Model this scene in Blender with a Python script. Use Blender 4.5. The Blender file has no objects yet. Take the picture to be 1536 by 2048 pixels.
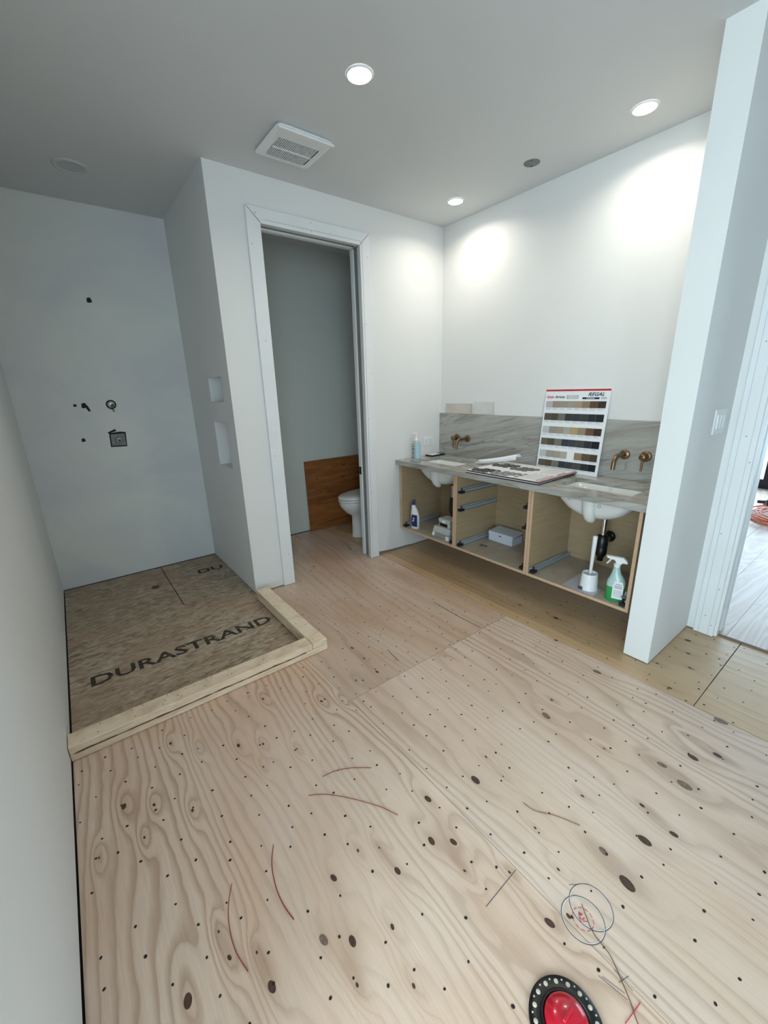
import bpy, math, random
from mathutils import Vector, Matrix
import numpy as np
random.seed(7)
S = bpy.context.scene
COL = S.collection
PI = math.pi
# ------------------------------------------------------------------ camera
cam = bpy.data.cameras.new('camera'); cam_o = bpy.data.objects.new('camera', cam); COL.objects.link(cam_o)
F = Vector((0.57886017, 0.76357861, -0.28612693)); R = Vector((0.79186673, -0.61013074, -0.02622148)); U = Vector((0.19459699, 0.21139582, 0.95783288))
M = Matrix((( R.x, U.x, -F.x, 0.0), (R.y, U.y, -F.y, 0.0), (R.z, U.z, -F.z, 1.429), (0, 0, 0, 1)))
cam_o.matrix_world = M
cam.sensor_fit = 'VERTICAL'; cam.sensor_height = 36.0; cam.lens = 823.15 / 2048 * 36.0; cam.clip_start = 0.02
S.camera = cam_o
# ------------------------------------------------------------------ world, light, exposure
w = bpy.data.worlds.new('sky'); S.world = w; w.use_nodes = True
bg = w.node_tree.nodes['Background']; bg.inputs[0].default_value = (0.62, 0.80, 1.0, 1); bg.inputs[1].default_value = 3.2
S.view_settings.view_transform = 'Standard'; S.view_settings.look = 'None'; S.view_settings.gamma = 1; S.view_settings.use_curve_mapping = False
S.view_settings.exposure = 0.15
def area(name, loc, direction, sx, sy, power, color, shape='RECTANGLE', spread=180):
    l = bpy.data.lights.new(name, 'AREA'); l.shape = shape; l.size = sx; l.size_y = sy; l.energy = power; l.color = color; l.spread = math.radians(spread)
    o = bpy.data.objects.new(name, l); COL.objects.link(o); o.location = loc
    o.rotation_euler = Vector(direction).to_track_quat('-Z', 'Z').to_euler(); return o
SKYC = (0.72, 0.92, 1.0)
area('daylight_rear_window', (-1.1, -2.22, 1.35), (0.0, 1, -0.0), 1.8, 1.7, 36, SKYC)
area('daylight_side_window', (-2.52, -0.55, 1.35), (1, 0, -0.0), 1.7, 1.8, 94, SKYC)
area('daylight_sliding_door', (7.2, 0.6, 1.2), (-1, 0, 0), 2.2, 3.6, 55, SKYC)
# ------------------------------------------------------------------ materials
def srgb(c):
    return tuple(((x/255.0)/12.92 if x/255.0 <= 0.04045 else ((x/255.0+0.055)/1.055)**2.4) for x in c[:3]) + (1,)
MC = {}
def mat(name, col, rough=0.6, metal=0.0, spec=0.5, emit=None, es=1.0, noise=0.0, nscale=8.0, bump=0.0, bscale=200.0, trans=0.0, alpha=1.0, coat=0.0):
    if name in MC: return MC[name]
    m = bpy.data.materials.new(name); m.use_nodes = True; nt = m.node_tree; p = nt.nodes['Principled BSDF']
    c = srgb(col) if max(col) > 1.0 else tuple(col[:3]) + (1,)
    p.inputs['Base Color'].default_value = c; p.inputs['Roughness'].default_value = rough; p.inputs['Metallic'].default_value = metal
    p.inputs['Specular IOR Level'].default_value = spec; p.inputs['Transmission Weight'].default_value = trans; p.inputs['Alpha'].default_value = alpha
    p.inputs['Coat Weight'].default_value = coat
    if emit: p.inputs['Emission Color'].default_value = tuple(emit) + (1,); p.inputs['Emission Strength'].default_value = es
    tc = nt.nodes.new('ShaderNodeTexCoord')
    if noise > 0:
        n = nt.nodes.new('ShaderNodeTexNoise'); n.inputs['Scale'].default_value = nscale; n.inputs['Detail'].default_value = 3
        nt.links.new(tc.outputs['Object'], n.inputs['Vector'])
        r = nt.nodes.new('ShaderNodeValToRGB'); nt.links.new(n.outputs['Fac'], r.inputs[0])
        r.color_ramp.elements[0].position = 0.3; r.color_ramp.elements[1].position = 0.7
        r.color_ramp.elements[0].color = tuple(x*(1-noise) for x in c[:3]) + (1,); r.color_ramp.elements[1].color = tuple(min(1, x*(1+noise)) for x in c[:3]) + (1,)
        nt.links.new(r.outputs[0], p.inputs['Base Color'])
    if bump > 0:
        n2 = nt.nodes.new('ShaderNodeTexNoise'); n2.inputs['Scale'].default_value = bscale; nt.links.new(tc.outputs['Object'], n2.inputs['Vector'])
        b = nt.nodes.new('ShaderNodeBump'); b.inputs['Strength'].default_value = bump; b.inputs['Distance'].default_value = 0.001
        nt.links.new(n2.outputs['Fac'], b.inputs['Height']); nt.links.new(b.outputs[0], p.inputs['Normal'])
    MC[name] = m; return m
class NT:
    def __init__(s, name, rough=0.6):
        s.m = bpy.data.materials.new(name); s.m.use_nodes = True; s.t = s.m.node_tree; s.p = s.t.nodes['Principled BSDF']; s.p.inputs['Roughness'].default_value = rough
        s.tc = s.t.nodes.new('ShaderNodeTexCoord').outputs['Object']; MC[name] = s.m
    def mp(s, scale, loc=(0, 0, 0), rot=(0, 0, 0), src=None):
        n = s.t.nodes.new('ShaderNodeMapping'); n.inputs['Scale'].default_value = scale; n.inputs['Location'].default_value = loc; n.inputs['Rotation'].default_value = rot
        s.t.links.new(src or s.tc, n.inputs['Vector']); return n.outputs[0]
    def noise(s, v, scale=1, detail=2, rough=0.5, dist=0.0):
        n = s.t.nodes.new('ShaderNodeTexNoise'); n.inputs['Scale'].default_value = scale; n.inputs['Detail'].default_value = detail
        n.inputs['Roughness'].default_value = rough; n.inputs['Distortion'].default_value = dist; s.t.links.new(v, n.inputs['Vector']); return n.outputs['Fac']
    def voro(s, v, scale=1):
        n = s.t.nodes.new('ShaderNodeTexVoronoi'); n.inputs['Scale'].default_value = scale; s.t.links.new(v, n.inputs['Vector']); return n.outputs['Color']
    def math(s, op, a, b=None, c=None, clamp=False):
        n = s.t.nodes.new('ShaderNodeMath'); n.operation = op; n.use_clamp = clamp
        for i, x in enumerate((a, b, c)):
            if x is None: continue
            if isinstance(x, (int, float)): n.inputs[i].default_value = x
            else: s.t.links.new(x, n.inputs[i])
        return n.outputs[0]
    def ramp(s, f, stops, interp='LINEAR'):
        n = s.t.nodes.new('ShaderNodeValToRGB'); s.t.links.new(f, n.inputs[0]); e = n.color_ramp.elements; n.color_ramp.interpolation = interp
        while len(e) < len(stops): e.new(0.5)
        for i, (p, c) in enumerate(stops): e[i].position = p; e[i].color = srgb(c) if len(c) == 3 and max(c) > 1.0 else tuple(c[:3]) + (1,)
        return n.outputs[0]
    def mix(s, f, a, b, typ='MIX'):
        n = s.t.nodes.new('ShaderNodeMix'); n.data_type = 'RGBA'; n.blend_type = typ
        for i, x in ((0, f), (6, a), (7, b)):
            if isinstance(x, (int, float)): n.inputs[i].default_value = x
            elif isinstance(x, tuple): n.inputs[i].default_value = srgb(x)
            else: s.t.links.new(x, n.inputs[i])
        return n.outputs[2]
    def attr(s, name):
        n = s.t.nodes.new('ShaderNodeAttribute'); n.attribute_name = name; return n.outputs['Fac']
    def col(s, c): s.t.links.new(c, s.p.inputs['Base Color'])
    def rough(s, c): s.t.links.new(c, s.p.inputs['Roughness'])
    def bump(s, h, strength=0.3, dist=0.002):
        b = s.t.nodes.new('ShaderNodeBump'); b.inputs['Strength'].default_value = strength; b.inputs['Distance'].default_value = dist
        s.t.links.new(h, b.inputs['Height']); s.t.links.new(b.outputs[0], s.p.inputs['Normal'])
WHITE = mat('wall_paint', (0.80, 0.81, 0.80), 0.62, noise=0.02, nscale=1.2, bump=0.12, bscale=450)
def plaster(name, c0, c1, sc=1.6):
    n = NT(name, 0.7); f = n.noise(n.mp((1, 1, 1.3)), sc, 4, 0.55, 0.6)
    n.col(n.ramp(f, [(0.32, c0), (0.68, c1)])); n.bump(n.noise(n.tc, 420, 2), 0.12, 0.001); return n.m
PRIMER = plaster('primed_drywall', (0.70, 0.715, 0.75), (0.80, 0.84, 0.80), 1.3)
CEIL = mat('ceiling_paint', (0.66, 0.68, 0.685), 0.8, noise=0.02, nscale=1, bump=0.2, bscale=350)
TRIM = mat('primed_trim', (0.82, 0.84, 0.85), 0.42, noise=0.025, nscale=5)
GAP = mat('dark_gap', (34, 31, 30), 0.9, noise=0.2, nscale=20)
GROOVE = mat('grey_groove', (128, 136, 138), 0.7)
def plywood(name, base, dark, warm, off, N=13.0, kn=0.35, lines=0.75, warp=0.55):
    n = NT(name, 0.5); a = n.attr('knot')
    wob = n.noise(n.mp((9, 3.2, 1), off), 1, 3, 0.55)
    f = n.noise(n.mp((3.1, 0.30, 1), off), 1, 1.6, 0.45, 0.15)
    sx_ = n.t.nodes.new('ShaderNodeSeparateXYZ'); n.t.links.new(n.tc, sx_.inputs[0])
    f = n.math('ADD', n.math('MULTIPLY', f, warp), sx_.outputs[0])
    f = n.math('ADD', f, n.math('MULTIPLY', wob, 0.05)); f = n.math('ADD', f, n.math('MULTIPLY', a, kn))
    fr = n.math('FRACT', n.math('MULTIPLY', f, N))
    ln = n.ramp(fr, [(0.0, (0.45, 0.45, 0.45)), (0.12, (0.08, 0.08, 0.08)), (0.5, (0.0, 0.0, 0.0)), (0.9, (1.0, 1.0, 1.0)), (0.96, (1.0, 1.0, 1.0)), (1.0, (0.45, 0.45, 0.45))])
    vis = n.ramp(n.noise(n.mp((1.9, 0.8, 1), (off[1], 3, 0)), 1, 2), [(0.33, (0.25, 0.25, 0.25)), (0.6, (1.0, 1.0, 1.0))])
    vis = n.math('MULTIPLY', n.math('MULTIPLY', ln, vis), lines)
    fib = n.noise(n.mp((170, 7, 1)), 1, 3, 0.6); tint = n.noise(n.mp((3.0, 1.2, 1), (5, off[0], 0)), 1, 3, 0.55, 0.5)
    c = n.mix(n.ramp(tint, [(0.42, (0.0, 0.0, 0.0)), (0.72, (1.0, 1.0, 1.0))]), base, warm)
    c = n.mix(vis, c, dark)
    c = n.mix(n.math('MULTIPLY', fib, 0.42), c, dark)
    c = n.mix(n.math('MULTIPLY', n.math('POWER', a, 3.0), 0.30), c, dark)
    n.col(c); n.rough(n.ramp(tint, [(0.3, (0.26, 0.26, 0.26)), (0.75, (0.42, 0.42, 0.42))]))
    n.bump(n.math('ADD', fib, n.math('MULTIPLY', ln, 0.8)), 0.22, 0.0015); return n.m
PLY_A = plywood('plywood_pink', (232, 209, 190), (160, 126, 100), (224, 190, 163), (0.3, 1.7, 0), 27.0, 0.07, 0.62, 0.60)
PLY_B = plywood('plywood_grey', (230, 208, 190), (156, 128, 106), (220, 190, 166), (4.1, 0.2, 0), 20.0, 0.06, 0.5, 0.55)
PLY_B2 = plywood('plywood_worn', (220, 195, 174), (144, 114, 92), (204, 170, 142), (9.1, 5.2, 0), 13.0, 0.06, 0.34, 0.7)
PLY_C = plywood('plywood_yellow', (212, 182, 144), (142, 110, 80), (198, 162, 122), (7.7, 2.9, 0), 14.0, 0.05, 0.28, 0.4)
PLY_P = plywood('plywood_orange', (170, 104, 44), (110, 60, 24), (150, 86, 34), (2.7, 8.9, 0), 6.0, 0.2, 0.4)
KNOT = mat('knot_brown', (74, 50, 38), 0.6, noise=0.35, nscale=120)
KNOTP = mat('knot_pale', (122, 100, 84), 0.6, noise=0.25, nscale=90)
HOLE = mat('nail_hole_dark', (34, 27, 24), 0.8)
def osb():
    n = NT('osb_weathered', 0.75)
    def bw(v):
        q = n.t.nodes.new('ShaderNodeRGBToBW'); n.t.links.new(v, q.inputs[0]); return q.outputs[0]
    warp = n.t.nodes.new('ShaderNodeTexNoise'); warp.inputs['Scale'].default_value = 9; n.t.links.new(n.tc, warp.inputs['Vector'])
    va = n.t.nodes.new('ShaderNodeVectorMath'); va.operation = 'MULTIPLY_ADD'; va.inputs[1].default_value = (0.05, 0.05, 0.0)
    n.t.links.new(warp.outputs['Color'], va.inputs[0]); n.t.links.new(n.tc, va.inputs[2]); w_ = va.outputs[0]
    v1 = bw(n.voro(n.mp((18, 62, 1), rot=(0, 0, 0.25), src=w_), 1)); v2 = bw(n.voro(n.mp((24, 80, 1), (3, 1, 0), rot=(0, 0, -0.3), src=w_), 1))
    fine = n.noise(n.mp((30, 90, 1)), 1, 5, 0.75); big = n.noise(n.mp((2.6, 3.2, 1)), 1, 5, 0.6, 0.4)
    f = n.math('ADD', n.math('MULTIPLY', n.math('ADD', v1, v2), 0.20), n.math('MULTIPLY', fine, 0.62))
    c = n.ramp(f, [(0.34, (104, 88, 70)), (0.48, (164, 146, 124)), (0.60, (188, 172, 150)), (0.72, (212, 202, 184))])
    c = n.mix(n.ramp(big, [(0.38, (0.0, 0.0, 0.0)), (0.62, (0.5, 0.5, 0.5))]), c, (164, 136, 114))
    sp = n.noise(n.mp((38, 60, 1)), 1, 2); c = n.mix(n.ramp(sp, [(0.70, (0.0, 0.0, 0.0)), (0.74, (0.75, 0.75, 0.75))]), c, (214, 210, 198))
    n.col(c); n.bump(f, 0.3, 0.002); return n.m
OSB = osb()
def lumber():
    n = NT('pine_lumber', 0.55); f = n.noise(n.mp((9, 9, 60)), 1, 4, 0.6, 0.5)
    f2 = n.noise(n.mp((3, 3, 3)), 1, 2)
    c = n.ramp(f, [(0.3, (214, 188, 158)), (0.55, (238, 218, 190)), (0.75, (244, 230, 208))])
    n.col(n.mix(n.math('MULTIPLY', f2, 0.25), c, (212, 178, 146))); n.bump(f, 0.2, 0.001); return n.m
LUM = lumber()
def marble():
    n = NT('grey_marble', 0.22)
    sh = n.t.nodes.new('ShaderNodeVectorRotate'); sh.rotation_type = 'X_AXIS'; sh.inputs['Angle'].default_value = 0.20; n.t.links.new(n.tc, sh.inputs['Vector'])
    v = sh.outputs[0]
    big = n.noise(n.mp((5.0, 0.8, 6.0), src=v), 1, 4, 0.55, 1.6)
    fine = n.noise(n.mp((22, 2.2, 34), src=v), 1, 5, 0.65, 0.8)
    f = n.math('ADD', n.math('MULTIPLY', big, 0.65), n.math('MULTIPLY', fine, 0.35))
    c = n.ramp(f, [(0.32, (138, 134, 126)), (0.46, (160, 157, 150)), (0.56, (178, 177, 172)), (0.68, (152, 149, 142))])
    vein = n.noise(n.mp((6, 0.85, 8.0), (3, 1, 0), src=v), 1, 3, 0.5, 1.1)
    vv = n.math('ABSOLUTE', n.math('SUBTRACT', vein, 0.5)); vm = n.ramp(vv, [(0.0, (1.0, 1.0, 1.0)), (0.016, (0.0, 0.0, 0.0))])
    c = n.mix(n.math('MULTIPLY', vm, 0.5), c, (98, 92, 86))
    n.col(c); return n.m
MARB = marble()
def ply_panel():
    n = NT('birch_panel', 0.5); f = n.noise(n.mp((6, 6, 60)), 1, 3, 0.6)
    n.col(n.ramp(f, [(0.25, (166, 144, 112)), (0.75, (178, 158, 126))])); return n.m
BIRCH = ply_panel()
def shelf_m():
    n = NT('dusty_panel', 0.6); f = n.noise(n.mp((4, 9, 1)), 1, 4, 0.6, 0.4)
    n.col(n.ramp(f, [(0.3, (168, 152, 132)), (0.7, (188, 178, 164))])); return n.m
SHELF = shelf_m()
EDGE = mat('beech_edge_band', (204, 172, 142), 0.45, noise=0.05, nscale=30)
CERAM = mat('white_ceramic', (225, 228, 226), 0.12, coat=0.3)
BRONZE = mat('brushed_bronze', (136, 110, 84), 0.36, metal=1.0)
CHROME = mat('chrome', (210, 212, 214), 0.15, metal=1.0)
ZINC = mat('zinc_steel', (172, 180, 184), 0.35, metal=0.3)
BLACK = mat('black_plastic', (16, 16, 18), 0.35)
DKMET = mat('dark_steel', (52, 54, 58), 0.4, metal=0.7)
WPL = mat('white_plastic', (236, 238, 240), 0.35)
GPL = mat('light_grey_plastic', (190, 192, 188), 0.45)
CARD = mat('white_card', (214, 218, 228), 0.6)
PAPER = mat('white_paper', (236, 238, 240), 0.8)
LENS = mat('lit_lens', (255, 250, 240), 0.5, emit=(1.0, 0.98, 0.95), es=18.0)
def glass_m(name, col, fac=0.12, tint=1.0):
    m = bpy.data.materials.new(name); m.use_nodes = True; nt = m.node_tree; nt.nodes.clear()
    o = nt.nodes.new('ShaderNodeOutputMaterial'); mx = nt.nodes.new('ShaderNodeMixShader'); t = nt.nodes.new('ShaderNodeBsdfTransparent'); g = nt.nodes.new('ShaderNodeBsdfGlossy')
    t.inputs[0].default_value = col; g.inputs['Roughness'].default_value = 0.05; mx.inputs[0].default_value = fac
    nt.links.new(t.outputs[0], mx.inputs[1]); nt.links.new(g.outputs[0], mx.inputs[2]); nt.links.new(mx.outputs[0], o.inputs[0]); return m
GLASS = glass_m('pane_glass', (0.93, 0.98, 1, 1), 0.06)
# ------------------------------------------------------------------ mesh builder
class B:
    def __init__(s): s.v = []; s.f = []; s.sm = []
    def add(s, vs, fs, smooth=False):
        k = len(s.v); s.v += [tuple(x) for x in vs]; s.f += [tuple(i + k for i in f) for f in fs]; s.sm += [smooth]*len(fs); return s
    def box(s, x0, y0, z0, x1, y1, z1):
        if x0 > x1: x0, x1 = x1, x0
        if y0 > y1: y0, y1 = y1, y0
        if z0 > z1: z0, z1 = z1, z0
        return s.add([(x0,y0,z0),(x1,y0,z0),(x1,y1,z0),(x0,y1,z0),(x0,y0,z1),(x1,y0,z1),(x1,y1,z1),(x0,y1,z1)],
                     [(0,3,2,1),(4,5,6,7),(0,1,5,4),(1,2,6,5),(2,3,7,6),(3,0,4,7)])
    def bbox(s, x0, y0, z0, x1, y1, z1, b):   # bevelled box: rounded in all directions with one chamfer
        xs, ys, zs = (x0, x1), (y0, y1), (z0, z1); vs = []; idx = {}
        for i in (0, 1):
            for j in (0, 1):
                for k in (0, 1):
                    sx, sy, sz = (1, -1)[i], (1, -1)[j], (1, -1)[k]
                    for a, off in enumerate(((0, b, b), (b, 0, b), (b, b, 0))):
                        idx[(i,j,k,a)] = len(vs); vs.append((xs[i]+sx*off[0], ys[j]+sy*off[1], zs[k]+sz*off[2]))
        fs = []
        g = lambda i,j,k,a: idx[(i,j,k,a)]
        for i in (0,1): q = [g(i,0,0,0), g(i,1,0,0), g(i,1,1,0), g(i,0,1,0)]; fs.append(q if i else q[::-1])
        for j in (0,1): q = [g(0,j,0,1), g(1,j,0,1), g(1,j,1,1), g(0,j,1,1)]; fs.append(q[::-1] if j else q)
        for k in (0,1): q = [g(0,0,k,2), g(1,0,k,2), g(1,1,k,2), g(0,1,k,2)]; fs.append(q if k else q[::-1])
        for i in (0,1):
            for j in (0,1): fs.append([g(i,j,0,0), g(i,j,1,0), g(i,j,1,1), g(i,j,0,1)])
            for k in (0,1): fs.append([g(i,0,k,0), g(i,1,k,0), g(i,1,k,2), g(i,0,k,2)])
        for j in (0,1):
            for k in (0,1): fs.append([g(0,j,k,1), g(1,j,k,1), g(1,j,k,2), g(0,j,k,2)])
        for i in (0,1):
            for j in (0,1):
                for k in (0,1): fs.append([g(i,j,k,0), g(i,j,k,1), g(i,j,k,2)])
        s.fix = True
        return s.add(vs, fs)
    def loft(s, rings, cap0=True, cap1=True, smooth=True, closed=True):
        n = len(rings[0]); vs = [p for r in rings for p in r]; fs = []
        for i in range(len(rings)-1):
            for j in range(n if closed else n-1):
                a = i*n + j; b = i*n + (j+1) % n; fs.append((a, b, b+n, a+n))
        s.add(vs, fs, smooth)
        if cap0: s.add(rings[0], [tuple(range(n))[::-1]], False)
        if cap1: s.add(rings[-1], [tuple(range(n))], False)
        return s
    def lathe(s, prof, c=(0,0,0), ax='z', n=24, smooth=True, caps=True):
        rs = []
        for r, h in prof:
            ring = []
            for k in range(n):
                a = 2*PI*k/n; u, v = r*math.cos(a), r*math.sin(a)
                if ax == 'z': q = (c[0]+u, c[1]+v, c[2]+h)
                elif ax == 'x': q = (c[0]+h, c[1]+u, c[2]+v)
                else: q = (c[0]+v, c[1]+h, c[2]+u)
                ring.append(q)
            rs.append(ring)
        return s.loft(rs, caps, caps, smooth)
    def tube(s, pts, r, n=10, caps=True, smooth=True, rs=None):
        pts = [Vector(p) for p in pts]; rings = []; up = None
        for i, p in enumerate(pts):
            t = (pts[min(i+1, len(pts)-1)] - pts[max(i-1, 0)]).normalized()
            if up is None: up = Vector((0,0,1)) if abs(t.z) < 0.9 else Vector((1,0,0))
            a = t.cross(up); a = a.normalized() if a.length > 1e-6 else t.orthogonal().normalized(); b = a.cross(t).normalized(); up = b
            rr = rs[i] if rs else r
            rings.append([tuple(p + a*(rr*math.cos(2*PI*k/n)) + b*(rr*math.sin(2*PI*k/n))) for k in range(n)])
        return s.loft(rings, caps, caps, smooth)
    def disc(s, x, y, z, rx, ry=None, n=8, rot=0.0):
        ry = ry or rx; vs = []
        for k in range(n):
            a = 2*PI*k/n; u, v = rx*math.cos(a), ry*math.sin(a); vs.append((x+u*math.cos(rot)-v*math.sin(rot), y+u*math.sin(rot)+v*math.cos(rot), z))
        return s.add(vs, [tuple(range(n))])
    def ribbon(s, pts, wd, z, closed=False):
        P = [Vector((p[0], p[1], 0)) for p in pts]; n = len(P); L = []; Rr = []
        for i, p in enumerate(P):
            a = P[(i-1) % n] if closed else P[max(0, i-1)]; b = P[(i+1) % n] if closed else P[min(n-1, i+1)]
            t = (b-a).normalized(); q = Vector((-t.y, t.x, 0))*wd/2
            L.append((p.x+q.x, p.y+q.y, z)); Rr.append((p.x-q.x, p.y-q.y, z))
        m = n if closed else n-1
        return s.add(L+Rr, [(i, n+i, n+(i+1) % n, (i+1) % n) for i in range(m)])
    def prism(s, poly, d0, d1, ax='z'):
        def q(a, b, d): return (a, b, d) if ax == 'z' else ((d, a, b) if ax == 'x' else (a, d, b))
        n = len(poly); vs = [q(a, b, d0) for a, b in poly] + [q(a, b, d1) for a, b in poly]
        return s.add(vs, [tuple(range(n))[::-1], tuple(range(n, 2*n))] + [(i, (i+1) % n, n+(i+1) % n, n+i) for i in range(n)])
    def build(s, name, m, parent=None, bevel=0.0, fixn=False, seg=2):
        me = bpy.data.meshes.new(name); me.from_pydata(s.v, [], s.f); me.polygons.foreach_set('use_smooth', s.sm)
        if fixn or getattr(s, 'fix', False):
            import bmesh
            bm = bmesh.new(); bm.from_mesh(me); bmesh.ops.remove_doubles(bm, verts=bm.verts, dist=1e-6); bmesh.ops.recalc_face_normals(bm, faces=bm.faces); bm.to_mesh(me); bm.free()
        me.materials.append(m); me.update()
        o = bpy.data.objects.new(name, me); COL.objects.link(o)
        if parent is not None: o.parent = parent
        if bevel > 0:
            bv = o.modifiers.new('b', 'BEVEL'); bv.width = bevel; bv.segments = seg; bv.limit_method = 'ANGLE'; bv.angle_limit = 0.7
        return o
def sring(cx, cy, z, rx, ry, n=24, p=2.0, egg=0.0):
    out = []
    for k in range(n):
        a = 2*PI*k/n; c, d = math.cos(a), math.sin(a)
        x = math.copysign(abs(c)**(2/p), c); y = math.copysign(abs(d)**(2/p), d)
        out.append((cx + rx*x, cy + ry*y*(1+egg*x), z))
    return out
def struct(o): o['kind'] = 'structure'; return o
def tag(o, label, cat, group=None):
    o['label'] = label; o['category'] = cat
    if group: o['group'] = group
    return o
def thing(name, label, cat, loc=(0,0,0), rot=(0,0,0), group=None):
    o = bpy.data.objects.new(name, None); COL.objects.link(o); o.location = loc; o.rotation_euler = rot; o.empty_display_size = 0.05
    return tag(o, label, cat, group)
def stuff(o): o['kind'] = 'stuff'; return o
def sempty(name):
    o = bpy.data.objects.new(name, None); COL.objects.link(o); return struct(o)
def copy_tree(o, parent=None, **kw):
    c = o.copy(); COL.objects.link(c); c.parent = parent
    for ch in list(o.children): copy_tree(ch, c)
    for k, v in kw.items(): c[k] = v
    return c
def lbl(o, t): o['label'] = t; return o
def text(name, body, size, loc, rot, m, parent=None, bold=False, shear=0.0, align='LEFT', sx=1.0, ext=0.0002):
    cu = bpy.data.curves.new(name, 'FONT'); cu.body = body; cu.size = size; cu.shear = shear; cu.align_x = align; cu.extrude = ext; cu.resolution_u = 2
    if bold: cu.offset = size*0.02
    cu.materials.append(m); o = bpy.data.objects.new(name, cu); COL.objects.link(o); o.location = loc; o.rotation_euler = rot; o.scale = (sx, 1, 1)
    if parent: o.parent = parent
    bpy.context.view_layer.update(); me = bpy.data.meshes.new_from_object(o.evaluated_get(bpy.context.evaluated_depsgraph_get()))
    p = bpy.data.objects.new(name, me); p.location = o.location; p.rotation_euler = o.rotation_euler; p.scale = o.scale; p.parent = parent
    bpy.data.objects.remove(o); p.name = name; COL.objects.link(p); return p
# ------------------------------------------------------------------ room dimensions
XL, YS, XS, YB, XV, ZC = -0.237, 3.804, 0.897, 2.773, 2.794, 2.684
def wall(name, x0, y0, x1, y1, m, holes=(), ax=None, z0=0.007, z1=ZC, plate=True, inset=0.012):
    """box wall with rectangular openings; ax = 'x' or 'y' is the run direction, holes = (a0, a1, z0, z1)"""
    b = B(); run = ax or ('x' if abs(x1-x0) > abs(y1-y0) else 'y'); a0, a1 = (x0, x1) if run == 'x' else (y0, y1)
    As = sorted({a0, a1, *[h[0] for h in holes], *[h[1] for h in holes]}); Zs = sorted({z0, z1, *[h[2] for h in holes], *[h[3] for h in holes]})
    As = [a for a in As if a0 <= a <= a1]; Zs = [z for z in Zs if z0 <= z <= z1]
    for i in range(len(As)-1):
        for j in range(len(Zs)-1):
            ca, cz = (As[i]+As[i+1])/2, (Zs[j]+Zs[j+1])/2
            if any(h[0] < ca < h[1] and h[2] < cz < h[3] for h in holes): continue
            if run == 'x': b.box(As[i], y0, Zs[j], As[i+1], y1, Zs[j+1])
            else: b.box(x0, As[i], Zs[j], x1, As[i+1], Zs[j+1])
    o = struct(b.build(name, m))
    if plate:
        p = B(); doors = sorted((h[0], h[1]) for h in holes if h[2] <= 0.02); segs = []; c = a0 + inset
        for d0, d1 in doors: segs.append((c, d0)); c = d1
        segs.append((c, a1 - inset))
        for q0, q1 in segs:
            if run == 'x': p.box(q0, y0+inset, 0.0, q1, y1-inset, 0.03)
            else: p.box(x0+inset, q0, 0.0, x1-inset, q1, 0.03)
        pl = p.build('bottom_plate', GAP, o)
    return o
# floor: base slab + plywood sheets
fl = struct(B().box(-2.6, -2.35, -0.06, 2.80, 3.95, -0.021).build('floor', GAP))
wall('wall_left', -0.36, 0.42, XL, 3.92, WHITE)
wall('wall_shower_back', XL, YS, XS+0.12, 3.92, PRIMER)
nw = wall('wall_niche', XS, YB+0.0, XS+0.13, YS, WHITE, holes=[(2.935, 3.228, 1.374, 1.538), (2.935, 3.228, 0.913, 1.231)])
nb = B().box(XS+0.085, 2.92, 1.36, XS+0.095, 3.24, 1.55).box(XS+0.085, 2.92, 0.90, XS+0.095, 3.24, 1.25)
nb.build('niche_back', WHITE, nw)
wall('wall_back', XS+0.13, YB, XV, YB+0.13, WHITE, holes=[(1.175, 1.968, 0, 2.45)])
wb2 = struct(B().box(XS, YB-0.0005, 0.012, XS+0.1305, YB+0.0, ZC).build('wall_back_end', WHITE))
wall('wall_toilet_back', XS+0.13, YS, XV, 3.92, mat('dimmed_room_paint', (0.60, 0.64, 0.60), 0.75, noise=0.03, nscale=1.5, bump=0.1, bscale=400))  # darker than the wall paint: the small room's dimness put into the colour
wall('wall_right', XV, 0.76, XV+0.12, 3.92, WHITE)
wall('wall_partition', 2.20, 0.640, XV, 0.7615, WHITE)
wall('wall_right_front', 2.765, -2.3, XV+0.12, 0.640, WHITE, holes=[(-0.36, 0.515, 0, 2.45)])
wall('wall_light_block', 0.90, -0.58, 2.765, -0.46, WHITE)  # added out of view to keep rear window light off the partition
wall('wall_rear', -2.5, -2.35, 2.765, -2.22, WHITE, holes=[(-2.0, -0.2, 0.5, 2.2)])
wall('wall_far_left', -2.62, -2.35, -2.5, 0.54, WHITE, holes=[(-1.45, 0.35, 0.5, 2.2)])
wall('wall_left_return', -2.5, 0.42, -0.36, 0.54, WHITE)
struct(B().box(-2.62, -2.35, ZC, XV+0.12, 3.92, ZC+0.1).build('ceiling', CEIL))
for nm, pts in (('window_2', ('y', -2.30, -2.0, -0.2)), ('window_3', ('x', -2.58, -1.45, 0.35))):
    b = B(); a, p, q0, q1 = pts
    for (u0, u1, z0, z1) in ((q0, q1, 0.5, 0.56), (q0, q1, 2.14, 2.2), (q0, q0+0.06, 0.56, 2.14), (q1-0.06, q1, 0.56, 2.14), ((q0+q1)/2-0.02, (q0+q1)/2+0.02, 0.56, 2.14)):
        if a == 'y': b.box(u0, p, z0, u1, p+0.05, z1)
        else: b.box(p, u0, z0, p+0.05, u1, z1)
    struct(b.build(nm, TRIM))
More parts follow.
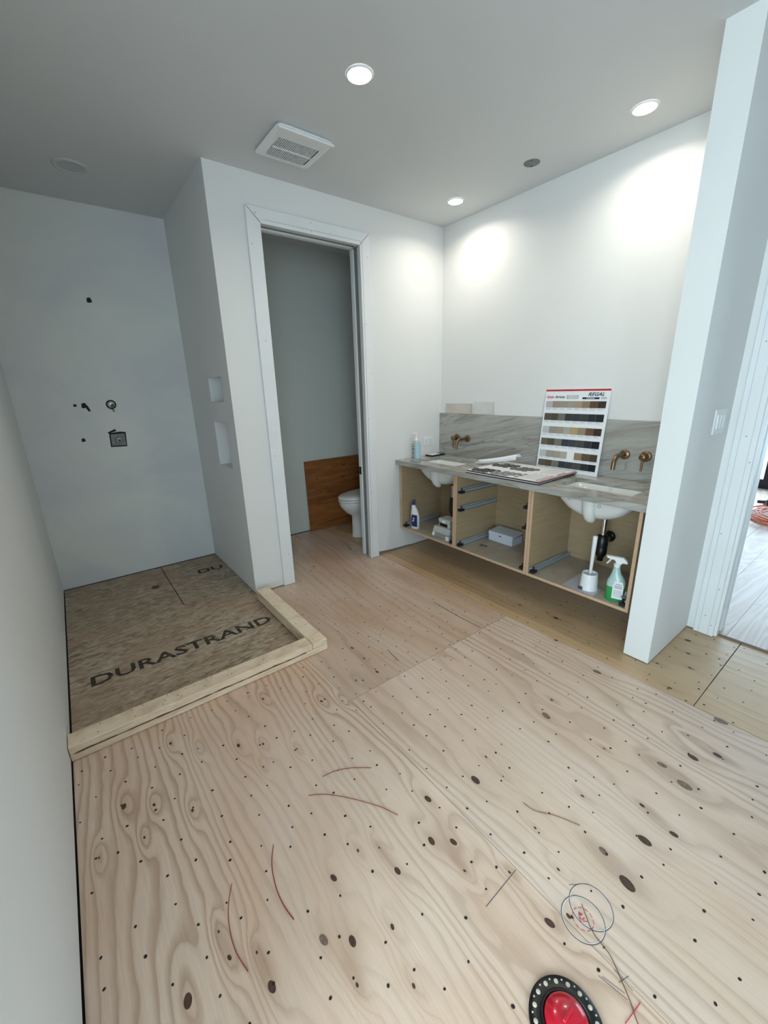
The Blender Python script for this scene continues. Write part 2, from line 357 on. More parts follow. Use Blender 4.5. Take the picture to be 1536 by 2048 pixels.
KN = [(-0.091, 1.493, 0.0123, 0), (-0.003, 1.43, 0.0072, 0), (0.102, 1.319, 0.0071, 0), (0.103, 1.693, 0.0077, 0), (0.413, 1.438, 0.0067, 0), (0.328, 1.497, 0.01, 0), (0.514, 1.324, 0.0049, 0), (0.189, 1.59, 0.0042, 0), (-0.05, 1.322, 0.0054, 0), (0.516, 1.696, 0.0077, 0), (0.73, 1.501, 0.0085, 0), (0.809, 1.438, 0.0047, 0), (0.389, 0.819, 0.012, 0), (0.291, 0.708, 0.0149, 1), (0.077, 0.831, 0.0073, 0), (0.143, 0.708, 0.0138, 0), (-0.03, 0.813, 0.0155, 0), (0.371, 1.33, 0.0047, 0), (-0.177, 1.343, 0.0045, 0), (0.071, 0.905, 0.0044, 0), (0.138, 0.796, 0.0042, 0), (0.98, 0.765, 0.0191, 0), (0.788, 0.823, 0.0141, 0), (0.697, 0.71, 0.0141, 0), (0.751, 0.663, 0.0128, 0), (0.554, 0.712, 0.0121, 0), (0.351, 0.657, 0.0138, 0), (0.455, 0.614, 0.0076, 0), (0.802, 0.35, 0.014, 0), (1.092, 0.806, 0.0062, 0), (0.716, 0.583, 0.0048, 0), (0.491, 0.837, 0.0057, 0), (0.82, 0.495, 0.0048, 0), (0.998, 0.523, 0.0052, 0), (1.102, 0.346, 0.0147, 1), (0.943, 0.407, 0.0054, 0), (0.313, 0.578, 0.0054, 0), (0.423, 0.489, 0.0058, 0), (0.55, 0.801, 0.0038, 0), (1.942, 0.778, 0.0198, 1), (1.473, 0.776, 0.0208, 1), (2.03, 0.282, 0.0249, 1), (1.722, 0.292, 0.0181, 0), (1.808, 0.236, 0.0152, 0), (1.592, 0.355, 0.0164, 1), (1.561, 0.27, 0.024, 1), (1.358, 0.334, 0.0088, 0), (1.238, 0.279, 0.02, 0), (1.333, 0.228, 0.0126, 0), (1.067, 0.26, 0.023, 0), (2.607, 0.584, 0.0152, 0), (2.47, 0.54, 0.0104, 0), (2.338, 0.491, 0.0099, 0), (2.092, 0.5, 0.0102, 0), (2.258, 1.194, 0.0171, 0), (2.037, 1.062, 0.0112, 0), (2.226, 1.438, 0.0104, 0), (2.251, 0.612, 0.0081, 0), (1.583, 0.814, 0.0091, 1), (1.495, 0.53, 0.0063, 1), (1.831, 0.343, 0.0056, 0), (0.857, 0.326, 0.0071, 0), (1.078, 1.763, 0.0102, 0), (1.064, 1.502, 0.0103, 0), (0.941, 1.518, 0.007, 0), (1.076, 1.639, 0.0076, 0), (1.23, 0.482, 0.0063, 0), (1.073, 0.709, 0.0037, 0)]
def sheet(name, x0, y0, x1, y1, m, z0=-0.02, z1=0.0, kn=True, hole_step=0.095, seed=1, holes=True, cut=None):
    nx = max(2, int((x1-x0)/0.012)); ny = max(2, int((y1-y0)/0.016))
    X, Y = np.meshgrid(np.linspace(x0, x1, nx), np.linspace(y0, y1, ny)); A = np.zeros_like(X)
    mine = [k for k in KN if x0 < k[0] < x1 and y0 < k[1] < y1] if kn else []
    rnd = random.Random(seed)
    extra = []
    if kn:
        for _ in range(int((x1-x0)*(y1-y0)*5)):
            k = (rnd.uniform(x0+.05, x1-.05), rnd.uniform(y0+.05, y1-.05), rnd.uniform(.003, .009), 0)
    if (k[1] > 1.72 or k[1] < -0.3) and not (cut and k[0] < cut[0]+.06 and k[1] > 1.8): extra.append(k)
    for k in mine + extra:
        sx = 1.6*k[2] + 0.012; sy = 3.2*sx; A += np.exp(-((X-k[0])/sx)**2 - ((Y-k[1])/sy)**2)
    A = np.clip(A, 0, 1.2)
    V = np.stack([X, Y, np.full_like(X, z1)], -1).reshape(-1, 3); I = np.arange(nx*ny).reshape(ny, nx)
    Q = np.stack([I[:-1,:-1], I[:-1,1:], I[1:,1:], I[1:,:-1]], -1).reshape(-1, 4)
    if cut is not None:
        C_ = V[Q].mean(1); Q = Q[~((C_[:, 0] < cut[0]) & (C_[:, 1] > cut[1]))]
    n0 = len(V); V2 = np.array([(x0,y0,z1),(x1,y0,z1),(x1,y1,z1),(x0,y1,z1),(x0,y0,z0),(x1,y0,z0),(x1,y1,z0),(x0,y1,z0)])
    Q2 = np.array([(4,7,6,5),(0,4,5,1),(1,5,6,2),(2,6,7,3),(3,7,4,0)]) + n0
    V = np.concatenate([V, V2]); Q = np.concatenate([Q, Q2])
    me = bpy.data.meshes.new(name); me.vertices.add(len(V)); me.vertices.foreach_set('co', V.ravel()); me.loops.add(Q.size); me.loops.foreach_set('vertex_index', Q.ravel())
    me.polygons.add(len(Q)); me.polygons.foreach_set('loop_start', np.arange(0, Q.size, 4)); me.update(calc_edges=True)
    at = me.attributes.new('knot', 'FLOAT', 'POINT'); at.data.foreach_set('value', np.concatenate([A.ravel(), np.zeros(8)]))
    me.materials.append(m); o = bpy.data.objects.new(name, me); COL.objects.link(o); o.parent = fl
    b = B(); bp = B()
    for k in mine + extra: (bp if k[3] else b).disc(k[0], k[1], z1+0.0006, k[2]*0.62, k[2]*1.05, 14, rnd.uniform(-.25, .25))
    if b.v: stuff(b.build('knot', KNOT, o))
    if bp.v: stuff(bp.build('knot', KNOTP, o))
    if holes:
        h = B(); ys = y0+0.02
        while ys < y1:
            xx = x0 + rnd.uniform(0.015, 0.05)
            while xx < x1-0.01:
                if rnd.random() < 0.85 and not (cut and xx < cut[0]+.04 and ys > cut[1]-.03):
                    r = rnd.uniform(0.0028, 0.0045); h.disc(xx+rnd.uniform(-.018, .018), min(max(ys+rnd.uniform(-.02, .02), y0+.01), y1-.01), z1+0.0008, r, r*1.2, 7, rnd.uniform(0, 3))
                xx += hole_step*rnd.uniform(0.75, 1.25)
            ys += hole_step*rnd.uniform(0.8, 1.2)
        stuff(h.build('nail_hole', HOLE, o))
    return o
sA = sheet('plywood_sheet', XL+0.005, -0.585, 0.8440, 1.850, PLY_A, seed=3)
sB = sheet('plywood_sheet', 0.8455, -1.02, 2.0405, 1.413, PLY_B, seed=5, hole_step=0.10)
sB2 = sheet('plywood_sheet', 0.8455, 1.415, 2.0405, 3.79, PLY_B2, seed=6, hole_step=0.085, cut=(0.935, 1.850))
sC = sheet('plywood_sheet', 2.0430, 0.3895, 2.798, 3.79, PLY_C, seed=8, hole_step=0.10)
sC2 = sheet('plywood_sheet', 2.0430, -2.05, 2.798, 0.3855, PLY_C, seed=9, hole_step=0.10)
sheet('plywood_sheet', 0.8455, -2.3, 2.0405, -1.022, PLY_B, seed=15, holes=False)
sheet('plywood_sheet', -0.36, -2.3, 0.8440, -0.587, PLY_A, seed=16, holes=False)
sheet('plywood_sheet', -1.57, -2.3, -0.362, 0.43, PLY_A, seed=17, holes=False)
sheet('plywood_sheet', -2.5, -2.3, -1.572, 0.43, PLY_B, seed=18, holes=False)
def board(name, x0, y0, x1, y1, m):
    return B().box(x0, y0, -0.02, x1, y1, 0.0).build(name, m, fl, bevel=0.0015, seg=1)
o1 = board('subfloor_board', XL+0.006, 1.851, 0.8725, 2.960, OSB)
o2 = board('subfloor_board', XL+0.006, 2.965, 0.4360, YS-0.006, OSB)
o3 = board('subfloor_board', 0.4420, 2.965, XS+0.012, YS-0.006, OSB)
board('subfloor_board', 0.874, 1.851, XS+0.012, 2.960, OSB)
stuff(B().disc(0.332, 3.407, 0.0008, 0.028, 0.034, 16).build('knot', KNOT, o2))
def ink(name, c, lo, hi):
    n = NT(name, 0.8); n.p.inputs['Base Color'].default_value = srgb(c)
    n.t.links.new(n.ramp(n.noise(n.mp((14, 45, 1)), 1, 4, 0.7), [(lo, (0.0, 0.0, 0.0)), (hi, (0.72, 0.72, 0.72))]), n.p.inputs['Alpha']); return n.m
INK = ink('faded_ink', (66, 60, 54), 0.24, 0.50)
text('stencil_lettering', 'DURASTRAND', 0.130, (-0.150, 2.345, 0.0006), (0, 0, -0.005), INK, o1, bold=True, sx=1.16)
text('stencil_lettering', 'DU', 0.12, (0.655, 3.44, 0.0006), (0, 0, -0.05), INK, o3, bold=True, sx=1.2)
text('stencil_lettering', 'RAND', 0.10, (-0.12, 3.43, 0.0006), (0, 0, 0.0), ink('paler_ink', (86, 76, 66), 0.50, 0.80), o2, sx=1.2)
CRK = mat('crack', (30, 24, 20), 0.9)
B().ribbon([(1.806, 1.425), (1.800, 1.60), (1.808, 1.845)], 0.004, 0.0009).build('split', CRK, sB2)
B().ribbon([(1.21, 1.50), (1.225, 1.62)], 0.003, 0.0009).build('split', CRK, sB2)
PENC = mat('pencil_grey', (96, 92, 94), 0.7); PENL = mat('scribed_pale', (228, 222, 218), 0.6); REDP = mat('red_pencil', (196, 66, 82), 0.7)
def circ(cx, cy, r, a0=0, a1=2*PI, n=48, wob=0.0): return [(cx+r*math.cos(a0+(a1-a0)*k/n)*(1+wob*math.sin(3*k)), cy+r*math.sin(a0+(a1-a0)*k/n)) for k in range(n if a1-a0 > 6.2 else n+1)]
B().ribbon([(0.841, 0.487), (0.694, 0.483)], 0.0022, 0.0009).build('pencil_line', PENC, sA)
for cx, cy, r in ((0.927, 0.298, 0.0565), (0.8812, 0.2974, 0.0554)):
    B().ribbon(circ(cx, cy, r), 0.0022, 0.0009, True).build('scribed_circle', PENC, sB)
    B().ribbon(circ(cx, cy, r-0.0022), 0.0018, 0.0010, True).build('scribed_circle', PENL, sB)
b = B()
for k in range(11): b.ribbon(circ(0.8818, 0.2975, 0.0267, k*0.571, k*0.571+0.40, 6), 0.0016, 0.0010)
for k in range(9):
    a = random.uniform(0, 6.28); rr = random.uniform(0.002, 0.011); b.ribbon([(0.884+rr*math.cos(a), 0.302+rr*math.sin(a)), (0.884+(rr+.006)*math.cos(a+1), 0.302+(rr+.006)*math.sin(a+1))], 0.0016, 0.0011)
b.ribbon(circ(0.884, 0.303, 0.007, 0, 5, 12), 0.0014, 0.0012)
b.build('red_marks', REDP, sB)
b = B()
for q in (((0.930, 0.365), (0.975, 0.33)), ((0.806, 0.208), (0.818, 0.160)), ((0.800, 0.215), (0.812, 0.150)), ((0.842, 0.196), (0.838, 0.150)), ((0.826, 0.178), (0.858, 0.168))):
    b.ribbon(q, 0.0014, 0.0009)
stuff(b.build('pencil_mark', PENC, sB))
# shower curb
cb = thing('shower_curb', 'L-shaped shower curb of doubled pine boards around the shower base', 'curb', (0.0, 1.842, 0))
def cbd(x0, y0, z0, x1, y1, z1): return B().box(x0, y0-1.842, z0, x1, y1-1.842, z1).build('board', LUM, cb, bevel=0.004)
cbd(XL+0.002, 1.846, 0.001, 0.966, 1.932, 0.0375)
cbd(0.873, 1.934, 0.001, 0.962, 2.70, 0.0375)
cbd(XL+0.002, 1.842, 0.0395, 0.870, 1.930, 0.0765)
cbd(0.873, 1.842, 0.0395, 0.962, 1.931, 0.0765)
cbd(0.871, 1.933, 0.0395, 0.960, 2.685, 0.0765)
h = B()
for k in range(38):
    if k < 24: h.disc(random.uniform(-0.2, 0.9), 0.012+random.choice((0.01, 0.03, 0.06))+random.uniform(-.006, .006), 0.0772, 0.0028, 0.0028, 7)
    else: h.disc(0.873+random.choice((0.02, 0.06))+random.uniform(-.008, .008), random.uniform(0.10, 0.82), 0.0772, 0.0028, 0.0028, 7)
stuff(h.build('nail_hole', HOLE, cb))
wn = B(); top = []; bot = []
for k in range(41):
    x = -0.22 + k*0.0262; t = 0.0385 + 0.006*abs(math.sin(k*0.9))*abs(math.sin(k*0.31+1)) + random.uniform(0, .002); top.append((x, t)); bot.append((x, 0.0375 - random.uniform(0, .0015)))
wn.add([(x, -0.0012, z) for x, z in top] + [(x, -0.0012, z) for x, z in bot], [(i, i+1, 41+i+1, 41+i) for i in range(40)])
lbl(wn.build('bark_edge', mat('bark_wane', (108, 74, 44), 0.9, noise=0.5, nscale=60), cb), 'dark bark edge')
# ------------------------------------------------------------------ door casing of the toilet room
t1 = sempty('trim_1')
yc = YB-0.001
def miter(pts, y0, y1, name, par): return B().prism(pts, y0, y1, 'y').build(name, TRIM, par, bevel=0.0025)
cx0, cx1, ci0, ci1, ct, co = 1.1135, 2.022, 1.2021, 1.9424-0.006, 2.42, 2.505
miter([(cx0, 0.003), (ci0, 0.003), (ci0, ct), (cx0, co)], yc-0.018, yc, 'casing_board', t1)
miter([(ci1, 0.003), (cx1, 0.003), (cx1, co), (ci1, ct)], yc-0.018, yc, 'casing_board', t1)
miter([(ci0+.001, ct), (ci1-.001, ct), (cx1-.001, co), (cx0+.001, co)], yc-0.018, yc, 'casing_board', t1)
# back band profile line proud of the casing
for q in ([(ci1+0.016, 0.004), (ci1+0.019, 0.004), (ci1+0.019, ct+.02), (ci1+0.016, ct+.02)], [(ci0+.02, ct+.022), (ci1+.016, ct+.022), (ci1+.016, ct+.0245), (ci0+.02, ct+.0245)]):
    B().prism(q, yc-0.0185, yc-0.016, 'y').build('profile_line', mat('faint_line', (176, 184, 190), 0.6), t1)
RP = mat('red_pencil_faint', (206, 120, 130), 0.8)
B().prism([(cx0+.004, co-.004), (ci0-.002, ct+.004), (ci0, ct+.006), (cx0+.006, co-.003)], yc-0.0186, yc-0.017, 'y').build('miter_gap', RP, t1)
B().prism([(cx1-.004, co-.004), (ci1+.002, ct+.004), (ci1, ct+.006), (cx1-.006, co-.003)], yc-0.0186, yc-0.017, 'y').build('miter_gap', RP, t1)
nh = B()
for x, z in ((cx0+.02, 2.3), (cx0+.06, 2.47), (1.17, .25), (1.14, 1.0), (1.16, 1.75), (1.55, 2.485), (1.55, 2.437), (2.0, 2.35), (1.965, 1.9), (2.0, 1.55), (1.96, 1.2), (2.0, .95), (1.965, .6), (1.97, .05), (1.95, .3)):
    nh.lathe([(0.003, -0.0192), (0.003, -0.017)], (x, yc, z), 'y', 8)
stuff(nh.build('nail_dimple', mat('dimple_grey', (150, 140, 138), 0.8), t1))
B().prism([(2.024, 0.0), (2.40, 0.0), (2.40, 0.012), (2.18, 0.020), (2.024, 0.034)], YB-0.0012, YB-0.0004, 'y').build('recess_shade', mat('recess_shade_grey', (120, 118, 114), 0.9), t1)  # flat grey strip painting the shaded recess below the short drywall
# split pocket jambs: two strips with a recessed grey channel
d1 = sempty('door_1')
def jamb(x0, x1): 
    B().box(x0, YB-0.002, 0.002, x1, YB+0.038, ct+0.002).build('jamb_strip', TRIM, d1, bevel=0.002)
    B().box(x0, YB+0.094, 0.002, x1, YB+0.134, ct+0.002).build('jamb_strip', TRIM, d1, bevel=0.002)
    
jamb(1.176, 1.196); jamb(1.948, 1.967)
B().box(1.176, YB+0.038, 0.002, 1.186, YB+0.094, 2.43).build('jamb_back', GROOVE, d1)
B().box(1.958, YB+0.038, 0.002, 1.967, YB+0.094, 2.43).build('jamb_back', GROOVE, d1)
B().box(1.196, YB-0.002, ct+.004, 1.948, YB+0.038, ct+0.024).build('head_strip', TRIM, d1, bevel=0.002)
B().box(1.196, YB+0.094, ct+.004, 1.948, YB+0.134, ct+0.024).build('head_strip', TRIM, d1, bevel=0.002)
B().box(1.196, YB+0.038, ct+.016, 1.948, YB+0.094, ct+0.028).build('head_channel', GROOVE, d1)
lbl(B().box(1.9475, YB+0.098, 0.735, 1.9455, YB+0.128, 0.80).build('strike_plate', BLACK, d1), 'black strike plate')
# casing of the far-room door (right)
t2 = sempty('trim_2'); xw = 2.765
def ybrd(pts, nm, m=TRIM, x0=xw-0.018, x1=xw-0.001): return B().prism(pts, x0, x1, 'x').build(nm, m, t2, bevel=0.0025)
ybrd([(0.604, 0.003), (0.508, 0.003), (0.508, 2.42), (0.604, 2.51)], 'casing_board')
ybrd([(-0.352, 0.003), (-0.442, 0.003), (-0.442, 2.51), (-0.352, 2.42)], 'casing_board')
ybrd([(0.507, 2.42), (-0.351, 2.42), (-0.441, 2.51), (0.603, 2.51)], 'casing_board')
for y in (0.578, 0.532): B().prism([(y, 0.004), (y+.0015, 0.004), (y+.0015, 2.42), (y, 2.42)], xw-0.0186, xw-0.016, 'x').build('profile_line', mat('faint_line', (176, 184, 190), 0.6), t2)
nh = B()
for y, z in ((.56, .12), (.525, .3), (.57, .62), (.52, 1.02), (.555, 1.15), (.525, .07), (.56, 1.6)): nh.lathe([(0.003, -0.0192), (0.003, -0.017)], (xw, y, z), 'x', 8)
stuff(nh.build('nail_dimple', MC['dimple_grey'], t2))
d2 = sempty('door_2')
B().box(xw-0.002, 0.494, 0.003, 2.80, 0.514, 2.43).build('jamb_strip', TRIM, d2, bevel=0.002)
B().box(2.84, 0.494, 0.003, 2.916, 0.514, 2.43).build('jamb_strip', TRIM, d2, bevel=0.002)
B().box(2.80, 0.506, 0.003, 2.84, 0.514, 2.43).build('jamb_back', GROOVE, d2)
B().box(xw-0.002, -0.358, 0.003, 2.916, -0.340, 2.43).build('jamb_strip', TRIM, d2, bevel=0.002)
B().box(xw-0.002, -0.340, 2.425, 2.916, 0.494, 2.445).build('head_strip', TRIM, d2, bevel=0.002)
# ------------------------------------------------------------------ ceiling fittings
def downlight(x, y, lab, power, col):
    t = thing('recessed_light', lab, 'ceiling light', (x, y, ZC), group='recessed ceiling lights')
    B().lathe([(0.050, -0.001), (0.050, -0.006), (0.053, -0.0072), (0.056, -0.004), (0.057, -0.0005)], n=36, caps=False).build('trim_ring', WPL, t)
    B().lathe([(0.0, -0.0075), (0.035, -0.0070), (0.050, -0.0045), (0.050, -0.001), (0.0, -0.001)], n=32, caps=False).build('lens', LENS, t)
    l = bpy.data.lights.new('lamp', 'AREA'); l.shape = 'DISK'; l.size = 0.09; l.energy = power; l.color = col; l.spread = math.radians(150)
    lo = bpy.data.objects.new('lamp', l); COL.objects.link(lo); lo.parent = t; lo.location = (0, 0, -0.012)
WARM = (1.0, 0.92, 0.78)
downlight(1.262, 1.751, 'lit recessed ceiling light in the middle of the ceiling, nearest the exhaust fan', 3.2, WARM)
downlight(2.500, 1.148, 'lit recessed ceiling light close to the full-height partition at the end of the vanity', 3.2, WARM)
downlight(2.502, 2.368, 'lit recessed ceiling light in the corner between doorway wall and vanity wall', 3.2, WARM)
t = thing('round_ceiling_cover', 'small grey round unlit cover between the two lights above the vanity', 'ceiling cover', (2.496, 1.757, ZC))
B().lathe([(0.0, -0.003), (0.044, -0.003), (0.047, 0)], n=32, caps=False).build('disc', mat('galv_disc', (120, 124, 124), 0.6), t)
for a in (0.6, 3.7): B().lathe([(0.004, -0.005), (0.004, -0.003)], (0.036*math.cos(a), 0.036*math.sin(a), 0), 'z', 8).build('screw', DKMET, t)
t = thing('shower_light', 'unlit white recessed disc in the ceiling above the shower', 'ceiling light', (0.322, 3.274, ZC))
B().lathe([(0.06, -0.001), (0.06, -0.006), (0.076, -0.008), (0.086, -0.004), (0.087, 0)], n=36, caps=False).build('trim_ring', mat('ceiling_white', (200, 203, 202), 0.6), t)
B().lathe([(0.0, -0.003), (0.061, -0.0045)], n=36, caps=False).build('diffuser', mat('milky', (186, 188, 196), 0.4), t)
t = thing('exhaust_fan', 'white square exhaust fan grille on the ceiling in front of the doorway', 'exhaust fan', (1.262, 2.372, ZC))
hw = 0.158
B().loft([sring(0, 0, -0.001, hw-.012, hw-.012, 32, 12), sring(0, 0, -0.012, hw, hw, 32, 12), sring(0, 0, -0.018, hw, hw, 32, 12), sring(0, 0, -0.026, hw-0.02, hw-0.02, 32, 12), sring(0, 0, -0.026, 0.115, 0.115, 32, 14)], True, False, False).build('cover', WPL, t, fixn=True)
B().box(-0.112, -0.085, -0.022, 0.112, 0.125, -0.016).build('backing', mat('fan_dark', (36, 38, 40), 0.8), t)
B().box(-0.117, -0.117, -0.0265, 0.117, -0.068, -0.02).build('cover_bar', WPL, t)
B().box(-0.117, 0.120, -0.0265, 0.117, 0.136, -0.02).build('cover_bar', WPL, t)
for k in range(22): 
    x = -0.112 + k*0.0102; B().box(x, -0.07, -0.0265, x+0.0045, 0.122, -0.0225).build('slat', WPL, t)
B().box(-0.112, 0.022, -0.0285, 0.112, 0.030, -0.022).build('cross_bar', WPL, t)
B().prism([(-hw, -hw), (hw, -hw), (hw-.02, -hw+.035), (-hw+.02, -hw+.035)], -0.031, -0.020, 'z').build('lip', WPL, t, bevel=0.003)
# ------------------------------------------------------------------ shower rough-in
def hole(name, lab, x, z, w, h_, group='rough holes cut in the shower wall'):
    t = thing(name, lab, 'wall hole', (x, YS, z), group=group)
    poly = [(-w/2, -h_/2*.8), (-w*.1, -h_/2), (w/2, -h_/2*.7), (w/2*.9, h_*.1), (w*.2, h_/2), (-w/2*.8, h_/2*.7)]
    B().prism(poly, -0.0012, -0.0002, 'y').build('opening', HOLE, t); return t
hole('wall_hole', 'ragged dark hole cut high in the shower wall for the shower head', 0.324, 2.085, 0.032, 0.036)
hole('wall_hole', 'tiny square dark hole left of the torn slot in the shower wall', 0.103, 1.374, 0.022, 0.020)
hole('wall_hole', 'square dark hole low in the shower wall, left of the brass valve body', 0.106, 1.125, 0.026, 0.028)
t = hole('wall_hole', 'torn slot hole in the shower wall between square hole and pipe stub', 0.157, 1.371, 0.036, 0.040)
B().prism([(0.004, -0.01), (0.02, -0.045), (0.034, -0.04), (0.02, 0.0)], -0.0014, -0.0003, 'y').build('torn_edge', HOLE, t)
t = thing('pipe_stub', 'capped pipe stub with green residue poking out of the shower wall', 'pipe', (0.325, YS, 1.371))
B().lathe([(0.034, -0.0012), (0.034, -0.0002)], ax='y', n=20).build('opening', HOLE, t)
B().lathe([(0.0, -0.022), (0.017, -0.022), (0.024, -0.016), (0.024, 0.0)], ax='y', n=20, caps=False).build('cap', CHROME, t)
B().lathe([(0.0, -0.027), (0.010, -0.026), (0.013, -0.022)], (0.006, 0, -0.006), 'y', 14, caps=False).build('green_plug', mat('green_plug', (46, 112, 62), 0.5), t)
B().prism([(-0.006, -0.03), (0.016, -0.036), (0.014, -0.06), (0.002, -0.05)], -0.0012, -0.0002, 'y').build('green_smear', mat('green_smear', (120, 156, 132), 0.7), t)
t = thing('shower_valve', 'shower valve body set in a square cut-out of the shower wall', 'shower valve', (0.325, YS, 1.112))
B().prism([(-0.058, -0.055), (0.05, -0.06), (0.058, 0.05), (0.02, 0.056), (-0.052, 0.05)], -0.0012, -0.0002, 'y').build('opening', HOLE, t)
B().prism([(-0.05, -0.046), (0.045, -0.05), (0.048, 0.04), (-0.044, 0.04)], -0.006, -0.0014, 'y').build('mounting_plate', mat('valve_plate', (128, 134, 136), 0.5, noise=0.2, nscale=60), t, bevel=0.001)
B().lathe([(0.0, -0.03), (0.018, -0.03), (0.021, -0.02), (0.027, -0.012), (0.027, -0.006)], (0.004, 0, -0.006), 'y', 20, caps=False).build('valve_body', mat('valve_metal', (176, 178, 172), 0.35, metal=0.6), t)
B().lathe([(0.0, -0.042), (0.007, -0.042), (0.007, -0.03)], (0.004, 0, -0.006), 'y', 12, caps=False).build('stem', DKMET, t)
B().prism([(-0.055, 0.047), (0.0, 0.062), (-0.01, 0.078), (0.004, 0.086), (-0.016, 0.075), (-0.062, 0.054)], -0.0015, -0.0003, 'y').build('torn_edge', HOLE, t)
# ------------------------------------------------------------------ toilet room
pl = thing('plywood_panel', 'orange-brown plywood panel leaning on the wall behind the toilet', 'panel', (1.872, YS-0.052, 0.001), (-0.038, 0, 0))
ph = B().box(0, 0, 0, 0.89, 0.016, 0.742).build('panel_board', PLY_P, pl)
me = ph.data
b = B()
for x, z, rx, rz in ((0.12, 0.55, .006, .012), (0.46, 0.66, .03, .008), (0.44, 0.53, .035, .006), (0.5, 0.62, .008, .006)): b.add([(x+rx*math.cos(k*PI/5), -0.0008, z+rz*math.sin(k*PI/5)) for k in range(10)], [tuple(range(10))])
stuff(b.build('knot', KNOT, pl))
pt = NT('orange_veneer', 0.45); f = pt.noise(pt.mp((2.2, 1, 16)), 1, 4, 0.6, 1.2); pt.col(pt.ramp(f, [(0.3, (112, 66, 30)), (0.55, (146, 92, 46)), (0.75, (162, 108, 58))])); me.materials[0] = pt.m
to = thing('toilet', 'white toilet standing behind the door jamb in the small room', 'toilet', (2.10, 3.33, 0.0))
# axis along +x, front at x = -0.09
def er(cx, z, rx, ry, n=32, p=2.2): 
    out = []
    for k in range(n):
        a = 2*PI*k/n; c, d = math.cos(a), math.sin(a); x = math.copysign(abs(c)**(2/p), c); y = math.copysign(abs(d)**(2/p), d)
        out.append((cx+rx*x, ry*y*(1.0 if x > 0 else (1-0.12*x*x)), z))
    return out
B().loft([er(.335, 0.001, .315, .120), er(.335, .03, .310, .116), er(.335, .15, .308, .114), er(.335, .225, .308, .118), er(.30, .262, .335, .14), er(.27, .31, .345, .165), er(.25, .35, .35, .178), er(.25, .385, .35, .183)]).build('bowl', CERAM, to)
B().loft([er(.235, .388, .342, .182), er(.235, .392, .348, .187), er(.235, .402, .348, .187), er(.235, .406, .342, .182)]).build('seat', CERAM, to)
B().loft([er(.235, .409, .340, .182), er(.235, .414, .348, .188), er(.235, .430, .345, .186), er(.235, .440, .325, .170), er(.25, .446, .27, .13), er(.25, .448, .14, .06)]).build('lid', CERAM, to)
B().bbox(.47, -.19, .387, .66, .19, .74, .015).build('tank', CERAM, to); B().bbox(.462, -.198, .742, .668, .198, .775, .01).build('tank_lid', CERAM, to)
# ------------------------------------------------------------------ vanity
ZT, ZU, XC, XB = 0.835, 0.809, 2.240, 2.774
SK = [(1.122, 'right'), (2.412, 'left')]
SX0, SX1, SH = 2.375, 2.630, 0.217
bs = B().box(XB, 0.763, 0.8355, XV-0.001, YB-0.001, 1.205).build('backsplash', MARB, None, bevel=0.0015)
tag(bs, 'grey veined marble backsplash along the vanity wall', 'backsplash')
ct_ = B(); ys = [0.763, SK[0][0]-SH, SK[0][0]+SH, SK[1][0]-SH, SK[1][0]+SH, YB-0.001]
for i in range(5):
    if i in (1, 3): ct_.box(XC, ys[i], ZU, SX0, ys[i+1], ZT).box(SX1, ys[i], ZU, XV-0.001, ys[i+1], ZT)
    else: ct_.box(XC, ys[i], ZU, XV-0.001, ys[i+1], ZT)
ct_.box(XC, 0.763, 0.797, XC+0.022, YB-0.001, ZU)
c = ct_.build('countertop', MARB, fixn=True); tag(c, 'grey marble vanity countertop with two sink cut-outs', 'countertop')
TP = 0.018
def cabinet(y0, y1, lab, slides, mid=False):
    t = thing('vanity_cabinet', lab, 'cabinet', (2.272, y0, 0.208), group='open wall-hung vanity cabinets')
    D = 2.772-2.272; W = y1-y0; H = ZU-0.001-0.208
    def panel(name, x0, a, z0, x1, b_, z1, m=BIRCH): return B().box(x0, a, z0, x1, b_, z1).build(name, m, t)
    panel('side_panel', 0.001, 0.0005, 0.0, D, TP, H); panel('side_panel', 0.001, W-TP, 0.0, D, W-0.0005, H)
    panel('bottom_panel', 0.001, TP+.0002, 0.0, D, W-TP-.0002, TP, SHELF); panel('back_panel', D-0.012, TP+.0002, TP+.0002, D-.0005, W-TP-.0002, H)
    if mid: pass
    for a, b_, z0, z1 in ((0.0005, TP, 0, H), (W-TP, W-.0005, 0, H), (TP+.0002, W-TP-.0002, 0, TP)): B().box(-0.0005, a, z0, 0.0008, b_, z1).build('edge_band', EDGE, t)
    for side, z, ln in slides:
        yy = TP+0.001 if side == 'lo' else W-TP-0.001; s = 1 if side == 'lo' else -1
        sl = B().box(0.012, yy, z, ln, yy+s*0.004, z+0.034).box(0.012, yy, z, ln, yy+s*0.030, z+0.003).build('drawer_slide', ZINC, t)
        B().box(0.03, yy+s*0.010, z+0.006, ln-0.01, yy+s*0.026, z+0.026).build('inner_rail', ZINC, sl)
        B().box(0.02, yy+s*0.005, z+0.026, ln-0.12, yy+s*0.012, z+0.038).build('upper_rail', ZINC, sl)
        B().box(0.006, yy+s*0.006, z+0.004, 0.05, yy+s*0.036, z+0.022).lathe([(0.006, 0), (0.006, 0.022)], (0.03, yy+s*0.022, z+0.02), 'z', 8).build('latch', DKMET, sl)
    return t
B_ = 0.0195
cabinet(0.7965, 1.4455, 'open vanity cabinet under the sink beside the partition, holding the toilet brush', [('lo', B_, 0.46), ('hi', B_, 0.50)])
cabinet(1.4465, 2.0945, 'open middle vanity cabinet with three pairs of drawer slides', [(s, z, 0.46) for s in ('hi', 'lo') for z in (B_, 0.305, 0.445)])
cabinet(2.0955, 2.7460, 'open vanity cabinet under the sink nearest the doorway, holding the cleaner bottle', [('lo', B_, 0.46), ('hi', B_, 0.46)])
